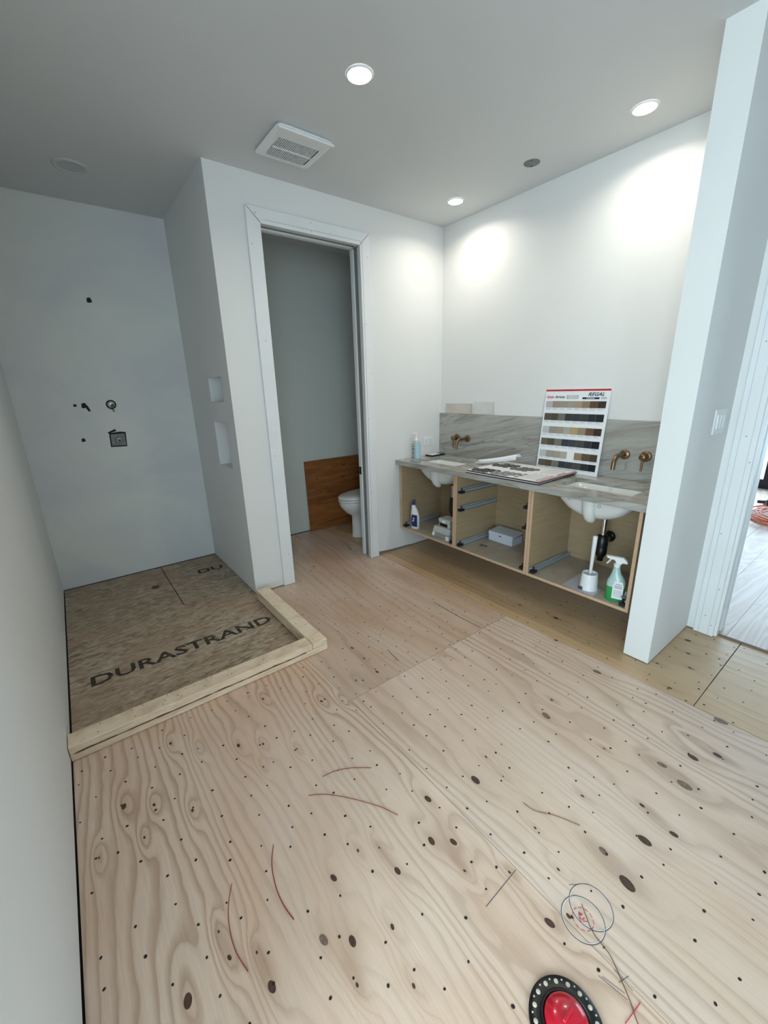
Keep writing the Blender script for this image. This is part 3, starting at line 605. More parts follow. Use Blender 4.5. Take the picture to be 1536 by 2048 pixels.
for cy, nm in SK:
    lab = 'white undermount sink basin beside the partition, right of the sample board' if nm == 'right' else 'white undermount sink basin near the doorway, beside the soap bottle'
    t = thing('sink', lab, 'sink', ((SX0+SX1)/2, cy, ZU-0.001)); hx = (SX1-SX0)/2
    sb = B()
    outer = [(0, hx+.024, SH+.014, 7), (-.012, hx+.024, SH+.014, 7), (-.02, hx+.014, SH+.008, 6), (-.06, hx+.008, SH-.004, 4.5), (-.10, hx-.004, SH-.045, 3.6), (-.128, hx-.024, SH-.095, 3.0), (-.142, hx-.06, SH-.15, 2.6)]
    inner = [(0, hx-.001, SH-.001, 9), (-.05, hx-.008, SH-.016, 6), (-.09, hx-.018, SH-.05, 5), (-.115, hx-.04, SH-.10, 4), (-.124, 0.03, 0.03, 2.2)]
    rings = [sring(0, 0, z, a, b_, 40, p) for z, a, b_, p in outer][::-1] + [sring(0, 0, z, a, b_, 40, p) for z, a, b_, p in inner]
    rings = [[(x, y, z*1.12) for x, y, z in q] for q in rings]
    sb.loft(rings, True, True).build('basin', CERAM, t)
    bp = [(0, -hx-.010, 0.030, .040), (-.05, -hx-.010, 0.032, .038), (-.10, -hx+.0, 0.034, .036), (-.135, -hx+.02, 0.034, .032), (-.153, -hx+.032, 0.026, .024), (-.160, -hx+.04, 0.012, .010)]
    B().loft([sring(x, 0.0, z*1.12-.003, a, b_, 20, 2.2) for z, x, a, b_ in bp]).build('overflow_channel', CERAM, t)
    B().lathe([(0.022, -0.1383), (0.022, -0.1363), (0.0, -0.136)], n=20, caps=False).build('drain', CHROME, t)
    if nm == 'right':
        m_ = B().ribbon([(0, 0), (0.01, 0.002)], 0.001, 0)
        for yy, zz in ((0.12, -0.045), (-0.06, -0.06)):
            B().lathe([(0.010, 0.0), (0.010, 0.0006), (0.0085, 0.0006), (0.0085, 0.0)], (-hx-.0135, yy, zz), 'x', 16, caps=False).build('stamped_mark', DKMET, t)
    # trap
    t = thing('bottle_trap', 'black bottle trap hanging under the basin ' + ('beside the partition' if nm == 'right' else 'near the doorway, half hidden behind the divider'), 'drain trap', (2.518, cy-(0.035 if nm == 'right' else 0.072), ZU-0.162))
    B().lathe([(0.030, 0.0), (0.030, -0.006), (0.024, -0.010)], n=20).build('drain_nut', DKMET, t)
    B().lathe([(0.016, -0.01), (0.016, -0.16)], n=18).build('tailpiece', CHROME, t)
    B().lathe([(0.020, -0.115), (0.029, -0.12), (0.031, -0.145), (0.033, -0.15), (0.034, -0.185), (0.031, -0.20), (0.033, -0.205), (0.033, -0.235), (0.026, -0.255), (0.019, -0.26), (0.018, -0.285), (0.0, -0.285)], n=22).build('trap_body', BLACK, t)
    B().tube([(0.015, 0.003, -0.180), (0.10, 0.025, -0.188), (0.233, 0.055, -0.194)], 0.018, 14).build('waste_pipe', BLACK, t)
    B().lathe([(0.0, 0.0), (0.036, 0.0), (0.036, 0.008), (0.03, 0.016), (0.0, 0.016)], (0.215, 0.052, -0.194), 'x', 20).build('wall_flange', BLACK, t)
def faucet(ysp, yh, zs, lab):
    t = thing('wall_faucet', lab, 'faucet', (XB, ysp, zs), group='bronze wall faucets')
    B().lathe([(0.0, -0.012), (0.028, -0.012), (0.030, -0.009), (0.030, -0.0006)], ax='x', n=28, caps=False).build('flange', BRONZE, t)
    pts = [(-0.01, 0, 0), (-0.10, 0, 0)] + [(-0.10-0.045*math.sin(a), 0, -0.045+0.045*math.cos(a)) for a in (0.3, 0.6, 0.9, 1.2, 1.45)] + [(-0.147, 0, -0.07), (-0.148, 0, -0.078)]
    B().tube(pts, 0.0125, 14).build('spout', BRONZE, t)
    d = yh-ysp
    B().lathe([(0.0, -0.012), (0.030, -0.012), (0.032, -0.009), (0.032, -0.0006)], (0, d, 0), 'x', 28, caps=False).build('handle_flange', BRONZE, t)
    B().lathe([(0.0, -0.062), (0.018, -0.062), (0.020, -0.058), (0.020, -0.012)], (0, d, 0), 'x', 24, caps=False).build('handle', BRONZE, t)
    B().tube([(-0.05, d, -0.01), (-0.052, d, -0.085)], 0.006, 10).build('lever', BRONZE, t)
faucet(1.130, 1.008, 0.995, 'bronze wall-mounted spout and lever over the basin beside the partition')
faucet(2.425, 2.547, 0.998, 'bronze wall-mounted spout and lever over the basin nearest the doorway')
# ------------------------------------------------------------------ things on the counter
t = thing('sample_board', 'upright white tile sample board with red top edge, headed REGAL', 'sample board', (2.7315, 1.2665, ZT+0.0010), (0, 0.098, 0))
BW, BH = 0.448, 0.560   # local: y runs right->left (viewer), z up, face on -x
bd = B()
def slab_with_slot():
    y0, y1, z0, z1 = 0.155, 0.245, 0.497, 0.527
    for a in ((0, y0, 0, BH), (y1, BW, 0, BH), (y0, y1, 0, z0), (y0, y1, z1, BH)): bd.box(-0.004, a[0], a[2], 0.003, a[1], a[3])
y0s, y1s = 0.205, 0.290
for a in ((0, y0s, 0, BH), (y1s, BW, 0, BH), (y0s, y1s, 0, 0.497), (y0s, y1s, 0.521, BH)): bd.box(-0.004, a[0], a[2], 0.003, a[1], a[3])
bd.build('board', PAPER, t)
B().box(-0.0048, 0.0, 0.549, -0.0041, BW, BH).build('red_stripe', mat('red_print', (184, 28, 40), 0.5), t)
lr = [];
rows = [[(186,182,190),(158,145,132),(158,148,136),(160,158,148),(168,150,125),(146,125,105),(98,76,56),(62,50,44)],
 [(88,84,74),(82,74,58),(112,112,106),(54,62,64),(56,62,64),(58,66,62),(44,50,54),(34,42,48)],
 [(190,195,195),(154,148,138),(160,152,134),(170,168,160),(180,158,110),(150,136,114),(108,80,62),(60,42,36)],
 [(104,96,84),(84,78,62),(118,116,110),(60,64,72),(62,66,72),(72,74,70),(50,52,56),(22,24,32)],
 [(186,190,192),(160,155,148),(166,152,138),(180,168,155),None,(150,126,98),(96,78,60),(76,62,50)],
 [(92,86,78),(86,76,58),(116,112,106),(48,56,62),(52,60,62),(74,74,66),(38,44,48),(24,26,34)]]
vt = [(.138,.215),(.286,.371),(.447,.531),(.596,.680),(.748,.832),(.868,.948)]
CAPT = mat('caption_grey', (178, 180, 192), 0.7)
cap = B()
for r, row in enumerate(rows):
    z1_, z0_ = BH*(1-vt[r][0]), BH*(1-vt[r][1]); n = 8; pitch = 0.420/8
    for i, cc in enumerate(row):
        if cc is None: continue
        yl = BW - 0.012 - i*pitch   # left edge
        if r == 4 and i == 5: yl_ = yl
        B().box(-0.0062, yl-pitch+0.0015, z0_, -0.0041, yl, z1_).build('color_chip', mat('chip_%d_%d_%d' % cc, cc, 0.35), t)
        for q in range(2 if r < 4 else 1):
            cap.box(-0.0046, yl-pitch*(.6+.25*q), z0_-0.008-q*0.007, -0.0041, yl-0.003, z0_-0.006-q*0.007)
stuff(cap.build('caption_line', CAPT, t))
rt = (PI/2, 0, -PI/2); NAVY = mat('navy_print', (28, 36, 92), 0.5); INKB = mat('black_print', (22, 22, 28), 0.6); RDT = mat('red_text', (200, 40, 60), 0.5)
text('heading', 'REGAL', 0.031, (-0.0046, 0.145, 0.517), rt, INKB, t, bold=True, shear=0.4, sx=1.15)
B().box(-0.0048, 0.066, 0.496, -0.0041, 0.178, 0.508).build('blue_bar', NAVY, t)
text('subheading', 'PORCELAIN', 0.010, (-0.0052, 0.150, 0.4985), rt, PAPER, t, bold=True)
text('maker_name', 'olympia', 0.024, (-0.0046, 0.438, 0.503), rt, RDT, t, bold=True, sx=0.72)
text('maker_name', 'tile+stone', 0.024, (-0.0046, 0.372, 0.503), rt, INKB, t, bold=True, sx=0.70)
B().box(-0.0046, 0.020, 0.505, -0.0041, 0.056, 0.508).box(-0.0046, 0.020, 0.498, -0.0041, 0.056, 0.500).build('small_print', PENC, t)
# flat sample boards
BKE = mat('board_core', (60, 50, 50), 0.7); BKW = mat('board_print', (232, 230, 232), 0.5); PKR = mat('pink_border', (196, 130, 132), 0.5)
def flat_board(z, lab, dx, rot, extra):
    t = thing('mosaic_board', lab, 'sample board', (2.250+dx, 1.392, z), (0, 0, rot), group='flat sample boards on the counter')
    L, Wd = 0.455, 0.575
    B().box(0, 0, 0, L, Wd, 0.007).build('core', BKE, t); B().box(0, 0, 0.0072, L, Wd, 0.0098).build('sheet', BKW, t)
    B().box(0.0, 0.0, 0.0099, L, 0.018, 0.0104).build('pink_edge', PKR, t); return t
flat_board(ZT+0.001, 'lower of two flat sample boards stacked on the marble counter', 0.0, 0.02, False)
ub = flat_board(ZT+0.0125, 'upper flat sample board carrying clusters of grey mosaic tiles', 0.004, 0.0, True)
for (cx, cy, cc, nm) in ((0.055, 0.45, (62, 62, 64), 'dark'), (0.30, 0.46, (70, 70, 68), 'd2'), (0.275, 0.285, (104, 104, 102), 'mid'), (0.06, 0.285, (138, 138, 138), 'pale')):
    m_ = mat('mosaic_' + nm, cc, 0.5, noise=0.12, nscale=40); ms = B()
    for i in range(3):
        for j in range(4):
            if (i, j) in ((0, 0), (2, 3)): continue
            x = cx + (i-1)*0.040 + random.uniform(-.002, .002); y = cy + (j-1.5)*0.046 + (0.02 if i % 2 else 0)
            ms.prism([(x+.021*math.cos(k*PI/4), y+.0235*math.sin(k*PI/4)) for k in range(8)], 0.0106, 0.0165, 'z')
    ms.build('mosaic_sample', m_, ub, bevel=0.0012, seg=1)
pr = B()
for k in range(3): pr.box(0.02+0.05*k, 0.17, 0.0100, 0.05+0.05*k, 0.20, 0.0108)
pr.build('printed_swatch', mat('swatch_grey', (120, 118, 116), 0.6), ub)
pr = B()
for k in range(9): pr.box(0.03, 0.05+0.013*k, 0.0100, 0.19+0.02*(k % 3), 0.053+0.013*k, 0.0104)
for k in range(6): pr.box(0.26, 0.06+0.018*k, 0.0100, 0.42, 0.063+0.018*k, 0.0104)
stuff(pr.build('printed_line', CAPT, ub))
B().box(0.26, 0.026, 0.0100, 0.36, 0.034, 0.0108).box(0.02, 0.03, 0.0100, 0.22, 0.036, 0.0108).build('black_bar', INKB, ub)
# curled leaflet
t = thing('curled_leaflet', 'curled white paper leaflet lying behind the mosaic board', 'paper', (2.545, 2.090, ZT+0.034), (0, 0, 0))
b = B(); ringsL = []
for s_ in range(9):
    u = s_/8; px, py, pz = 0.02+0.12*u, 0.02-0.27*u, 0.001+0.050*u**1.3; rr = 0.020+0.008*u; ring = []
    for k in range(13):
        a = PI*(0.05+1.15*k/12); ring.append((px+rr*math.cos(a)*0.9+0.0*u, py-0.2*rr*math.cos(a), pz+rr*math.sin(a)*1.0-0.014))
    ringsL.append(ring)
b.loft(ringsL, False, False, True, closed=False)
o = b.build('sheet', PAPER, t); sd = o.modifiers.new('s', 'SOLIDIFY'); sd.thickness = 0.0008
b = B().loft([[(0.0+0.03*u, 0.04+0.03*math.sin(u*3), -0.022+0.004*math.sin(6*u)) for u in (0, .5, 1, 1.5, 2)], [(0.01+0.03*u, 0.0, -0.014+0.010*math.sin(3*u)) for u in (0, .5, 1, 1.5, 2)]], False, False, True, closed=False)
o = b.build('folded_flap', PAPER, t); sd = o.modifiers.new('s', 'SOLIDIFY'); sd.thickness = 0.0008
# soap bottle
t = thing('soap_bottle', 'clear pump bottle of pale blue soap on the counter corner', 'soap bottle', (2.306, 2.575, ZT+0.001), (0, 0, 0.3))
BOT = mat('clear_bottle', (206, 216, 218), 0.15, trans=0.35); SOAP = mat('blue_soap', (176, 212, 226), 0.2)
B().loft([sring(0,0,0.0,.030,.034,28,3), sring(0,0,.004,.033,.037,28,3), sring(0,0,.15,.033,.037,28,3), sring(0,0,.168,.026,.028,28,2.5), sring(0,0,.176,.014,.014,28,2)]).build('bottle', BOT, t)
B().loft([sring(0,0,z,.0336,.0376,28,3)[15:24] for z in (.034,.158)], False, False, True, closed=False).build('blue_label', SOAP, t)
B().lathe([(0.016,.176),(0.016,.19),(0.008,.193),(0.0055,.20),(0.0055,.232),(0.0,.232)], n=18).build('pump_collar', WPL, t)
B().bbox(-0.045, -0.006, .230, 0.010, 0.006, .240, .003).build('pump_head', WPL, t)
for k, (z, l) in enumerate(((.128,.012),(.108,.02),(.09,.01),(.072,.016),(.054,.01),(.036,.022))): B().box(-0.034, 0.006-l/2, z, -0.0345, 0.006+l/2, z+.006).build('print_mark', NAVY, t)
t = thing('black_tray', 'slim black case with a white card lying behind the soap bottle', 'case', (2.575, 2.655, ZT+0.001), (0, 0, 0.05))
B().bbox(0, 0, 0, 0.17, 0.09, 0.011, .002).build('case', BLACK, t); B().box(0.01, 0.012, 0.0112, 0.125, 0.085, 0.0125).build('card', CARD, t); B().bbox(0.172, 0.03, 0, 0.19, 0.09, .008, .002).build('clip', BLACK, t)
t = thing('wall_outlet', 'white outlet on the doorway wall beside the backsplash', 'outlet', (2.628, YB-0.0005, 0.962))
B().bbox(-0.058, -0.006, -0.040, 0.058, 0, 0.040, .0025).build('cover_plate', WPL, t)
for k in (-0.028, 0.028): 
    f = B().bbox(k-0.018, -0.0085, -0.026, k+0.018, -0.006, 0.026, .001).build('receptacle', WPL, t)
    B().box(k-.008, -.009, .004, k-.006, -.0084, .014).box(k+.006, -.009, .004, k+.008, -.0084, .014).box(k-.008, -.009, -.016, k-.006, -.0084, -.006).box(k+.006, -.009, -.016, k+.008, -.0084, -.006).build('slot', DKMET, f)
t = thing('light_switch', 'white switch plate with rocker switches on the partition by the far doorway', 'switch', (2.575, 0.6395, 1.232))
B().bbox(-0.082, -0.007, -0.060, 0.082, 0, 0.060, .003).build('cover_plate', WPL, t)
for k in (-0.046, 0.0, 0.046): B().bbox(k-.016, -.013, -.034, k+.016, -.007, .034, .002).build('rocker', WPL, t)
# tiles standing on the backsplash
for (y0, w_, h_, lab, cc) in ((2.405, 0.297, 0.085, 'beige rectangular tile sample standing on the backsplash in the corner', (196, 188, 178)), (2.178, 0.192, 0.100, 'pale grey marbled tile sample on the backsplash, farther from the corner', (204, 206, 202))):
    t = thing('tile_sample', lab, 'tile', (2.7775, y0, 1.2055), (0, 0.07, 0), group='tile samples leaning on the backsplash')
    B().box(0.0, 0, 0, 0.008, w_, h_).build('tile', mat('tile_%d' % cc[0], cc, 0.5, noise=0.05, nscale=14), t, bevel=0.001)
    B().box(-0.0006, w_*0.02, h_*0.03, -0.0001, w_*0.98, h_*0.97).build('glazed_face', mat('tileface_%d' % cc[0], tuple(x+6 for x in cc), 0.35, noise=0.06, nscale=10), t)
# ------------------------------------------------------------------ things in the cabinets
ZB = 0.208+TP+0.0008
t = thing('toilet_cleaner', 'white toilet cleaner bottle with blue cap and blue label', 'cleaner bottle', (2.335, 2.622, ZB), (0, 0, 0.15))
B().loft([sring(0,0,0.0,.024,.038,28,2.6), sring(0,0,.004,.027,.042,28,2.6), sring(0,0,.11,.027,.043,28,2.4), sring(0,.004,.15,.025,.037,28,2.3), sring(0,.010,.185,.020,.026,28,2.1), sring(0,.018,.208,.015,.017,28,2), sring(0,.020,.214,.014,.015,28,2)]).build('bottle', WPL, t)
B().loft([sring(0,.020,.215,.015,.016,20,2), sring(0,.019,.228,.014,.014,20,2), sring(0,.012,.245,.009,.009,20,2), sring(0,.004,.262,.007,.007,20,2)]).build('cap', mat('blue_cap', (24, 44, 140), 0.35), t)
lp = []
for z in (.022, .06, .10, .13):
    r_ = .043 if z < .11 else .0405; ring = []
    for k in range(9):
        a = PI + (k-4)*0.23; c_, d_ = math.cos(a), math.sin(a); x = math.copysign(abs(c_)**(2/2.5), c_)*(.0278 if z < .12 else .0268); y = math.copysign(abs(d_)**(2/2.5), d_)*r_; ring.append((x, y-.002, z))
    lp.append(ring)
B().loft(lp, False, False, True, closed=False).build('blue_label', NAVY, t)
text('label_swirl', 'S', 0.05, (-0.0305, 0.012, 0.07), rt, WPL, t, bold=True, shear=0.3)
t = thing('grey_box', 'light grey latched plastic box on the shelf, lower of the two', 'box', (2.305, 2.180, ZB), (0, 0, 0.0))
GW = 0.180
B().bbox(0.006, 0.004, 0, 0.125, GW-.004, 0.050, .004).build('body', mat('grey_case', (150, 152, 156), 0.5), t)
B().prism([(0.012, 0.095), (0.120, 0.095), (0.132, 0.060), (0.130, 0.048), (-0.004, 0.048), (-0.006, 0.054)], 0.0, GW, 'y').build('lid', GPL, t, bevel=0.002)
B().bbox(-0.002, 0.004, 0.0, 0.007, 0.040, 0.036, .002).build('latch', WPL, t)
B().lathe([(0.0, 0), (0.020, 0), (0.020, 0.010), (0.0, 0.010)], (-0.0, GW-0.012, 0.028), 'y', 18).build('latch', WPL, t)
text('lid_word', 'JACK', 0.022, (-0.0015, 0.070, 0.066), (math.radians(25), 0, -PI/2), DKMET, t, bold=True, sx=1.0)
t = thing('small_case', 'small grey plastic case with dark window on top of the latched box', 'case', (2.325, 2.198, ZB+0.0962), (0, 0, 0.0))
B().bbox(0, 0, 0, 0.100, 0.120, 0.060, .006).build('body', GPL, t)
B().bbox(-0.003, -0.003, 0.046, 0.103, 0.123, 0.072, .005).build('lid', GPL, t)
B().box(-0.0012, 0.020, 0.008, 0.001, 0.108, 0.036).build('window', BLACK, t)
B().bbox(-0.006, 0.045, 0.040, -0.001, 0.075, 0.062, .001).build('clasp', WPL, t)
t = thing('white_carton', 'small white cardboard box in the middle cabinet', 'box', (2.590, 1.782, ZB), (0, 0, 0.0))
B().box(0, 0, 0, 0.130, 0.225, 0.060).build('tray', CARD, t, bevel=0.001); B().prism([(-0.003, 0.050), (0.0, 0.078), (0.128, 0.090), (0.132, 0.086), (0.132, 0.074), (0.0, 0.060), (0.0, 0.050)], -0.002, 0.227, 'y').build('lid_flap', CARD, t, bevel=0.0008)
B().box(-0.0044, 0.10, 0.052, -0.0030, 0.125, 0.060).build('tab_slot', PENC, t)
t = thing('wire_tie', 'black twist tie dropped on the middle cabinet floor', 'tie', (2.44, 1.94, ZB+.0015))
B().tube([(0.02, 0.035, 0), (0.0, 0.01, .004), (0.012, -0.01, .003), (-0.01, -0.03, 0)], 0.0022, 6).tube([(-0.02, 0.02, 0.001), (0.0, 0.0, .006), (0.018, -0.028, 0.0)], 0.0022, 6).build('wire', BLACK, t)
t = thing('plastic_sleeve', 'clear plastic sleeve lying under the toilet brush holder', 'plastic sheet', (2.345, 1.094, ZB))
B().prism([(-0.062, -0.100), (0.05, -0.093), (0.172, 0.104), (-0.052, 0.100)], 0, 0.0015, 'z').build('sheet', mat('frosted_sheet', (196, 194, 204), 0.25), t)
t = thing('brush_holder', 'white cup-shaped toilet brush holder with a notch', 'brush holder', (2.360, 1.064, ZB+.002))
B().lathe([(0.052, 0.0), (0.050, 0.0015), (0.048, 0.05), (0.044, 0.098), (0.042, 0.103), (0.040, 0.101), (0.040, 0.09), (0.043, 0.012), (0.0, 0.012)], n=40).build('cup', WPL, t)
B().box(-0.0535, 0.012, 0.002, -0.044, 0.038, 0.018).build('notch', mat('notch_dark', (70, 72, 76), 0.8), t)
t = thing('toilet_brush', 'white toilet brush handle standing in its holder', 'toilet brush', (2.360, 1.064, ZB+0.016), (0.0, 0.035, 0))
B().lathe([(0.0, 0.0), (0.026, 0.004), (0.030, 0.03), (0.026, 0.06), (0.006, 0.066)], n=18).build('brush_head', mat('bristle', (206, 208, 210), 0.8), t)
B().lathe([(0.006, 0.066), (0.0085, 0.09), (0.0125, 0.25), (0.0135, 0.318), (0.012, 0.322), (0.0, 0.323)], n=18).build('handle', WPL, t)
t = thing('spray_bottle', 'trigger spray bottle half full of green cleaner with white label', 'spray bottle', (2.338, 0.902, ZB), (0, 0, 0.25))
HALF = mat('green_liquid', (42, 158, 84), 0.15); TPL = mat('milky_bottle', (178, 206, 202), 0.25)
B().loft([sring(0,0,0.0,.030,.043,28,3), sring(0,0,.005,.034,.047,28,3), sring(0,0,.088,.034,.047,28,3)]).build('liquid', HALF, t)
B().loft([sring(0,0,.0885,.034,.047,28,3), sring(0,0,.115,.034,.047,28,2.8), sring(0,0,.138,.030,.038,28,2.4), sring(0,0.006,.165,.020,.024,28,2), sring(0,0.008,.205,.015,.015,28,2)]).build('bottle', TPL, t)
B().lathe([(0.017, .204), (0.0175, .222), (0.012, .224)], (0, 0.008, 0), n=20).build('collar', WPL, t)
B().prism([(0.068, 0.262), (0.060, 0.248), (0.022, 0.243), (0.012, 0.222), (-0.014, 0.222), (-0.016, 0.232), (-0.044, 0.232), (-0.040, 0.246), (-0.020, 0.264)], -0.012, 0.012, 'x').build('trigger_head', WPL, t, bevel=0.003)
B().tube([(0, 0.040, 0.246), (0, 0.050, 0.228), (0, 0.060, 0.212)], 0.0045, 8).build('trigger', WPL, t)
lb = B(); lring = []
for z in (.022, .06, .10, .128):
    lring.append([(-0.0348 if z < .12 else -.0335, -0.016 + (k-4)*0.0068*(1 if z < .12 else .7), z) for k in range(9)])
lb.loft(lring, False, False, False, closed=False); o = lb.build('label', PAPER, t)
for k, (z, l) in enumerate(((.110, .03), (.098, .04), (.088, .04), (.070, .044), (.062, .044), (.054, .044), (.046, .044), (.036, .04))): B().box(-.0354, -0.016-l/2, z, -.0349, -0.016+l/2, z+.003).build('print_mark', CAPT if k > 2 else PENC, t)
t = thing('slide_hardware', 'loose drawer slide fitting in a clear bag beside the spray bottle', 'hardware', (2.305, 0.826, ZB+0.046))
B().bbox(-0.01, 0.002, 0, 0.06, 0.026, 0.010, .002).bbox(0.0, -0.006, 0.010, 0.045, 0.018, 0.022, .003).build('clip_body', mat('blue_grey_plastic', (92, 112, 124), 0.4), t)
B().lathe([(0.005, 0), (0.005, 0.014)], (0.01, 0.010, 0.02), 'z', 10).build('pin', ZINC, t)
# ------------------------------------------------------------------ loose threads and flange on the floor
RTH = mat('red_thread', (150, 40, 36), 0.6); DTH = mat('brown_thread', (110, 66, 50), 0.6)
def smooth(pts, n=6):
    P = [Vector(p) for p in pts]; out = []
    for i in range(len(P)-1):
        p0, p1, p2, p3 = P[max(i-1, 0)], P[i], P[i+1], P[min(i+2, len(P)-1)]
        for k in range(n):
            u = k/n; out.append(0.5*((2*p1)+(p2-p0)*u+(2*p0-5*p1+4*p2-p3)*u*u+(3*p1-p0-3*p2+p3)*u**3))
    out.append(P[-1]); return out
for lab, m_, pts, r_ in (('short red thread lying across the plywood, farthest from the camera', RTH, [(0.533, 1.142), (0.583, 1.133), (0.636, 1.107), (0.702, 1.056)], .0011),
    ('long arched red thread on the plywood, just nearer than the shortest one', RTH, [(0.454, 1.107), (0.504, 1.073), (0.568, 1.002), (0.634, 0.908), (0.664, 0.845)], .0011),
    ('bold dark red curved thread near the middle of the pink plywood', RTH, [(0.283, 1.025), (0.255, 0.972), (0.24, 0.906), (0.239, 0.847), (0.247, 0.799)], .0014),
    ('thin red curved thread nearest the left wall', RTH, [(0.138, 0.998), (0.113, 0.951), (0.099, 0.902), (0.094, 0.837), (0.106, 0.773)], .0011),
    ('faint brown thread on the greyer plywood, right of the long joint', DTH, [(1.042, 0.6), (1.049, 0.556), (1.087, 0.504), (1.121, 0.433)], .0010),
    ('dark thread running from the scribed circles past the black flange', DTH, [(0.912, 0.318), (0.876, 0.27), (0.866, 0.235), (0.86, 0.212), (0.835, 0.175), (0.81, 0.142), (0.789, 0.119), (0.78, 0.09)], .0010),
    ('pinkish red thread crossing the dark thread right of the flange', REDP, [(0.830, 0.130), (0.800, 0.133), (0.766, 0.137)], .0010)):
    x0, y0 = pts[0]; b = B().tube([(p.x-x0, p.y-y0, 0) for p in smooth([(a, b_, 0) for a, b_ in pts])], r_, 5)
    o = b.build('thread', m_); o.location = (x0, y0, r_+0.0012); tag(o, lab, 'thread', 'loose threads on the plywood')
t = thing('drain_flange', 'black perforated round drain flange with red centre, on the plywood', 'drain flange', (0.657, 0.220, 0.0012))
b = B(); N = 32
BLG = mat('black_abs', (12, 13, 18), 0.3)
ri, ro, hz = 0.058, 0.083, 0.010
hs = []
for k in range(16): a = 2*PI*k/16+0.1; hs.append((0.0705*math.cos(a), 0.0705*math.sin(a), 0.0052 if k % 2 == 0 else 0.0022, a))
b.lathe([(ri, 0.0), (ro-.001, 0.0), (ro, 0.002), (ro, hz-.002), (ro-.002, hz), (ri, hz)], n=64, caps=False)
b.lathe([(ri, hz), (ri-.001, hz+.004), (0.052, hz+.006), (0.050, hz+.003), (0.049, hz-.004)], n=64, caps=False); b.build('ring', BLG, t)
CRM = mat('hole_cream', (206, 200, 178), 0.6, noise=0.15, nscale=60)
for k in range(32):
    a = 2*PI*k/32+0.08; big = k % 2 == 0; r_ = 0.0052 if big else 0.0022; rad = 0.070 if big else 0.0745
    b = B().lathe([(0.0, hz+.0006), (r_*0.85, hz+.0006), (r_, hz+.0001)], (rad*math.cos(a), rad*math.sin(a), 0), 'z', 14, caps=False); b.build('hole', CRM, t)
B().lathe([(0.049, 0.001), (0.049, 0.018), (0.045, 0.026), (0.030, 0.032), (0.012, 0.034), (0.0, 0.034)], n=40, caps=False).build('red_plug', mat('red_gloss', (196, 16, 44), 0.18, coat=0.5), t)
B().bbox(-0.018, -0.004, 0.032, 0.018, 0.004, 0.044, .002).build('finger_grip', MC['red_gloss'], t)
# ------------------------------------------------------------------ far room seen through the right-hand doorway
ffl = struct(B().box(2.80, -2.6, -0.06, 7.5, 4.2, -0.003).build('far_floor', GAP))
def oak():
    n = NT('pale_oak', 0.32); a = n.noise(n.mp((0.9, 5, 1)), 1, 3, 0.5, 0.8); sw = n.math('SINE', n.math('MULTIPLY', a, 60)); fib = n.noise(n.mp((6, 120, 1)), 1, 3, 0.6)
    c = n.ramp(n.math('MULTIPLY_ADD', sw, 0.5, 0.5), [(0.0, (184, 158, 142)), (1.0, (208, 188, 176))]); n.col(n.mix(n.math('MULTIPLY', fib, 0.3), c, (170, 144, 128))); return n.m
OAK = oak()
y = -2.6; k = 0
while y < 4.2:
    x = 2.806 + (k % 3)*0.0; off = (k*0.73) % 1.9
    xs = [2.806] + [x_ for x_ in (2.806+off+0.3, 2.806+off+2.2, 2.806+off+4.1) if x_ < 7.3] + [7.45]
    for a, b_ in zip(xs[:-1], xs[1:]):
        B().box(a, y, -0.002, b_-0.0015, y+0.1785, 0.010).build('floor_plank', OAK, ffl)
    y += 0.18; k += 1
struct(B().box(2.796, -0.34, 0.0005, 2.8055, 0.494, 0.008).build('trim_3', mat('threshold', (120, 104, 92), 0.6)))
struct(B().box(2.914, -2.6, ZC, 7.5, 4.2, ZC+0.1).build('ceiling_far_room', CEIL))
struct(B().box(2.914, 4.1, 0, 7.45, 4.2, ZC).build('wall_far_room_left', WHITE)); struct(B().box(2.914, -2.6, 0, 7.45, -2.5, ZC).build('wall_far_room_right', WHITE))
struct(B().box(7.33, 3.0, 0.01, 7.45, 4.1, ZC).box(7.33, -2.5, 0.01, 7.45, -1.8, ZC).box(7.33, -1.8, 2.45, 7.45, 3.0, ZC).build('wall_far_room_end', WHITE))
wd = sempty('window_1'); BF = mat('black_frame', (14, 14, 20), 0.35)
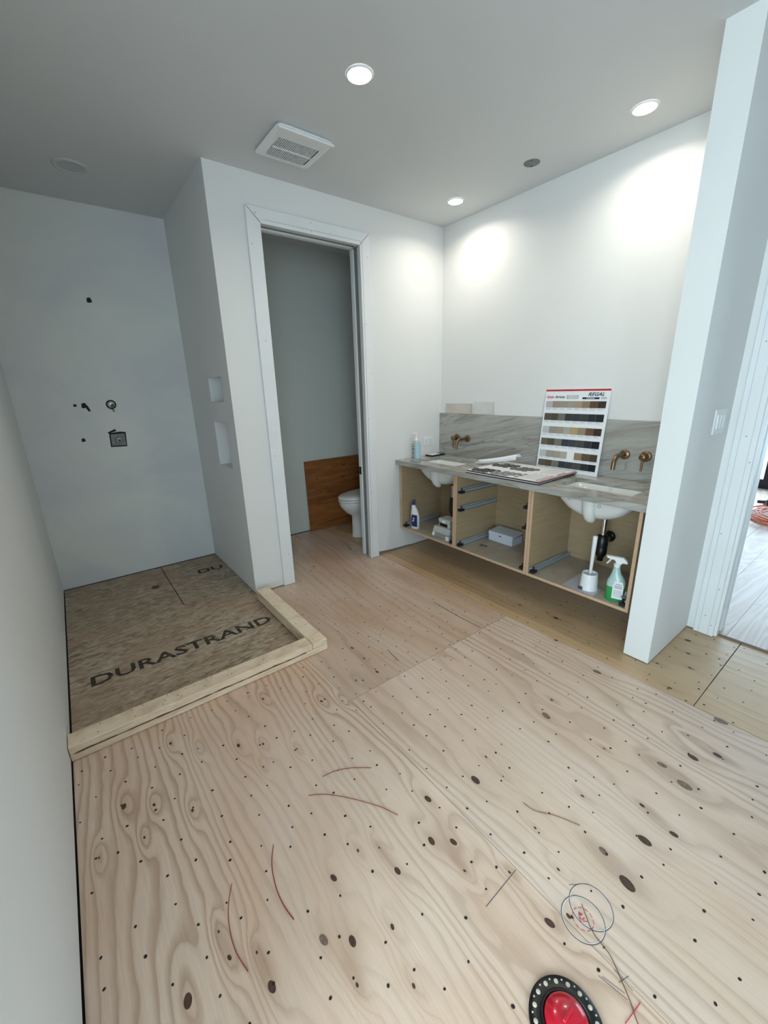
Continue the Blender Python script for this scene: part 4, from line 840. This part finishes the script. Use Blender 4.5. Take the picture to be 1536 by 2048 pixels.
B().box(7.30, -1.8, 0.011, 7.40, 3.0, 0.045).build('track', BF, wd); B().box(7.30, -1.8, 2.40, 7.40, 3.0, 2.45).build('head_rail', BF, wd)
for (a, b_) in ((-1.8, 1.212), (1.212, 3.0)):
    B().box(7.32, a, 0.047, 7.37, b_, 0.13).build('bottom_rail', BF, wd)
    B().box(7.345, a+.06, 0.13, 7.351, b_-.06, 2.33).build('pane', GLASS, wd)
for y_ in (-1.8, 1.13, 2.94): B().box(7.315, y_, 0.047, 7.375, y_+0.075, 2.40).build('stile', BF, wd)
gm = mat('pale_terrace', (200, 214, 220), 0.8, noise=0.12, nscale=0.8)
struct(B().box(7.46, -25, -0.25, 60, 30, -0.10).build('terrace_ground', gm))
# orange hose coil with nail gun
t = thing('air_hose', 'coil of orange air hose on the far room floor', 'hose', (5.85, 0.58, 0.012))
OR = mat('orange_hose', (226, 112, 66), 0.4)
pts = []; L = 9
for k in range(L*36+1):
    a = 2*PI*k/36; lp_ = k/36; rr = 0.40+0.06*math.sin(lp_*2.3)+0.015*math.sin(a*3+lp_)
    pts.append((rr*math.cos(a)*1.15+0.03*math.sin(lp_*5), rr*math.sin(a)*0.98+0.03*math.cos(lp_*3.7), 0.008+0.0075*lp_+0.004*math.sin(a*2+lp_)))
B().tube(pts, 0.0065, 6).build('hose_coil', OR, t)
t = thing('nail_gun', 'black pneumatic nail gun lying on the orange hose coil', 'nail gun', (5.90, 0.86, 0.115), (0, 0.25, 0.3))
B().bbox(-0.16, 0.02, 0.0, 0.04, 0.06, 0.05, .005).build('magazine', BLACK, t)
B().box(-0.15, 0.0615, 0.012, 0.03, 0.063, 0.024).build('steel_strip', CHROME, t)
B().lathe([(0.0, 0), (0.045, 0.0), (0.05, 0.02), (0.05, 0.13), (0.035, 0.15), (0, 0.15)], (0.04, -0.12, 0.03), 'y', 20).build('head', BLACK, t)
B().tube([(0.03, -0.05, 0.04), (-0.06, -0.07, 0.05), (-0.16, -0.08, 0.045)], 0.02, 12).build('grip', BLACK, t)
B().bbox(0.02, 0.03, 0.012, 0.055, 0.11, 0.045, .004).build('nose', DKMET, t)
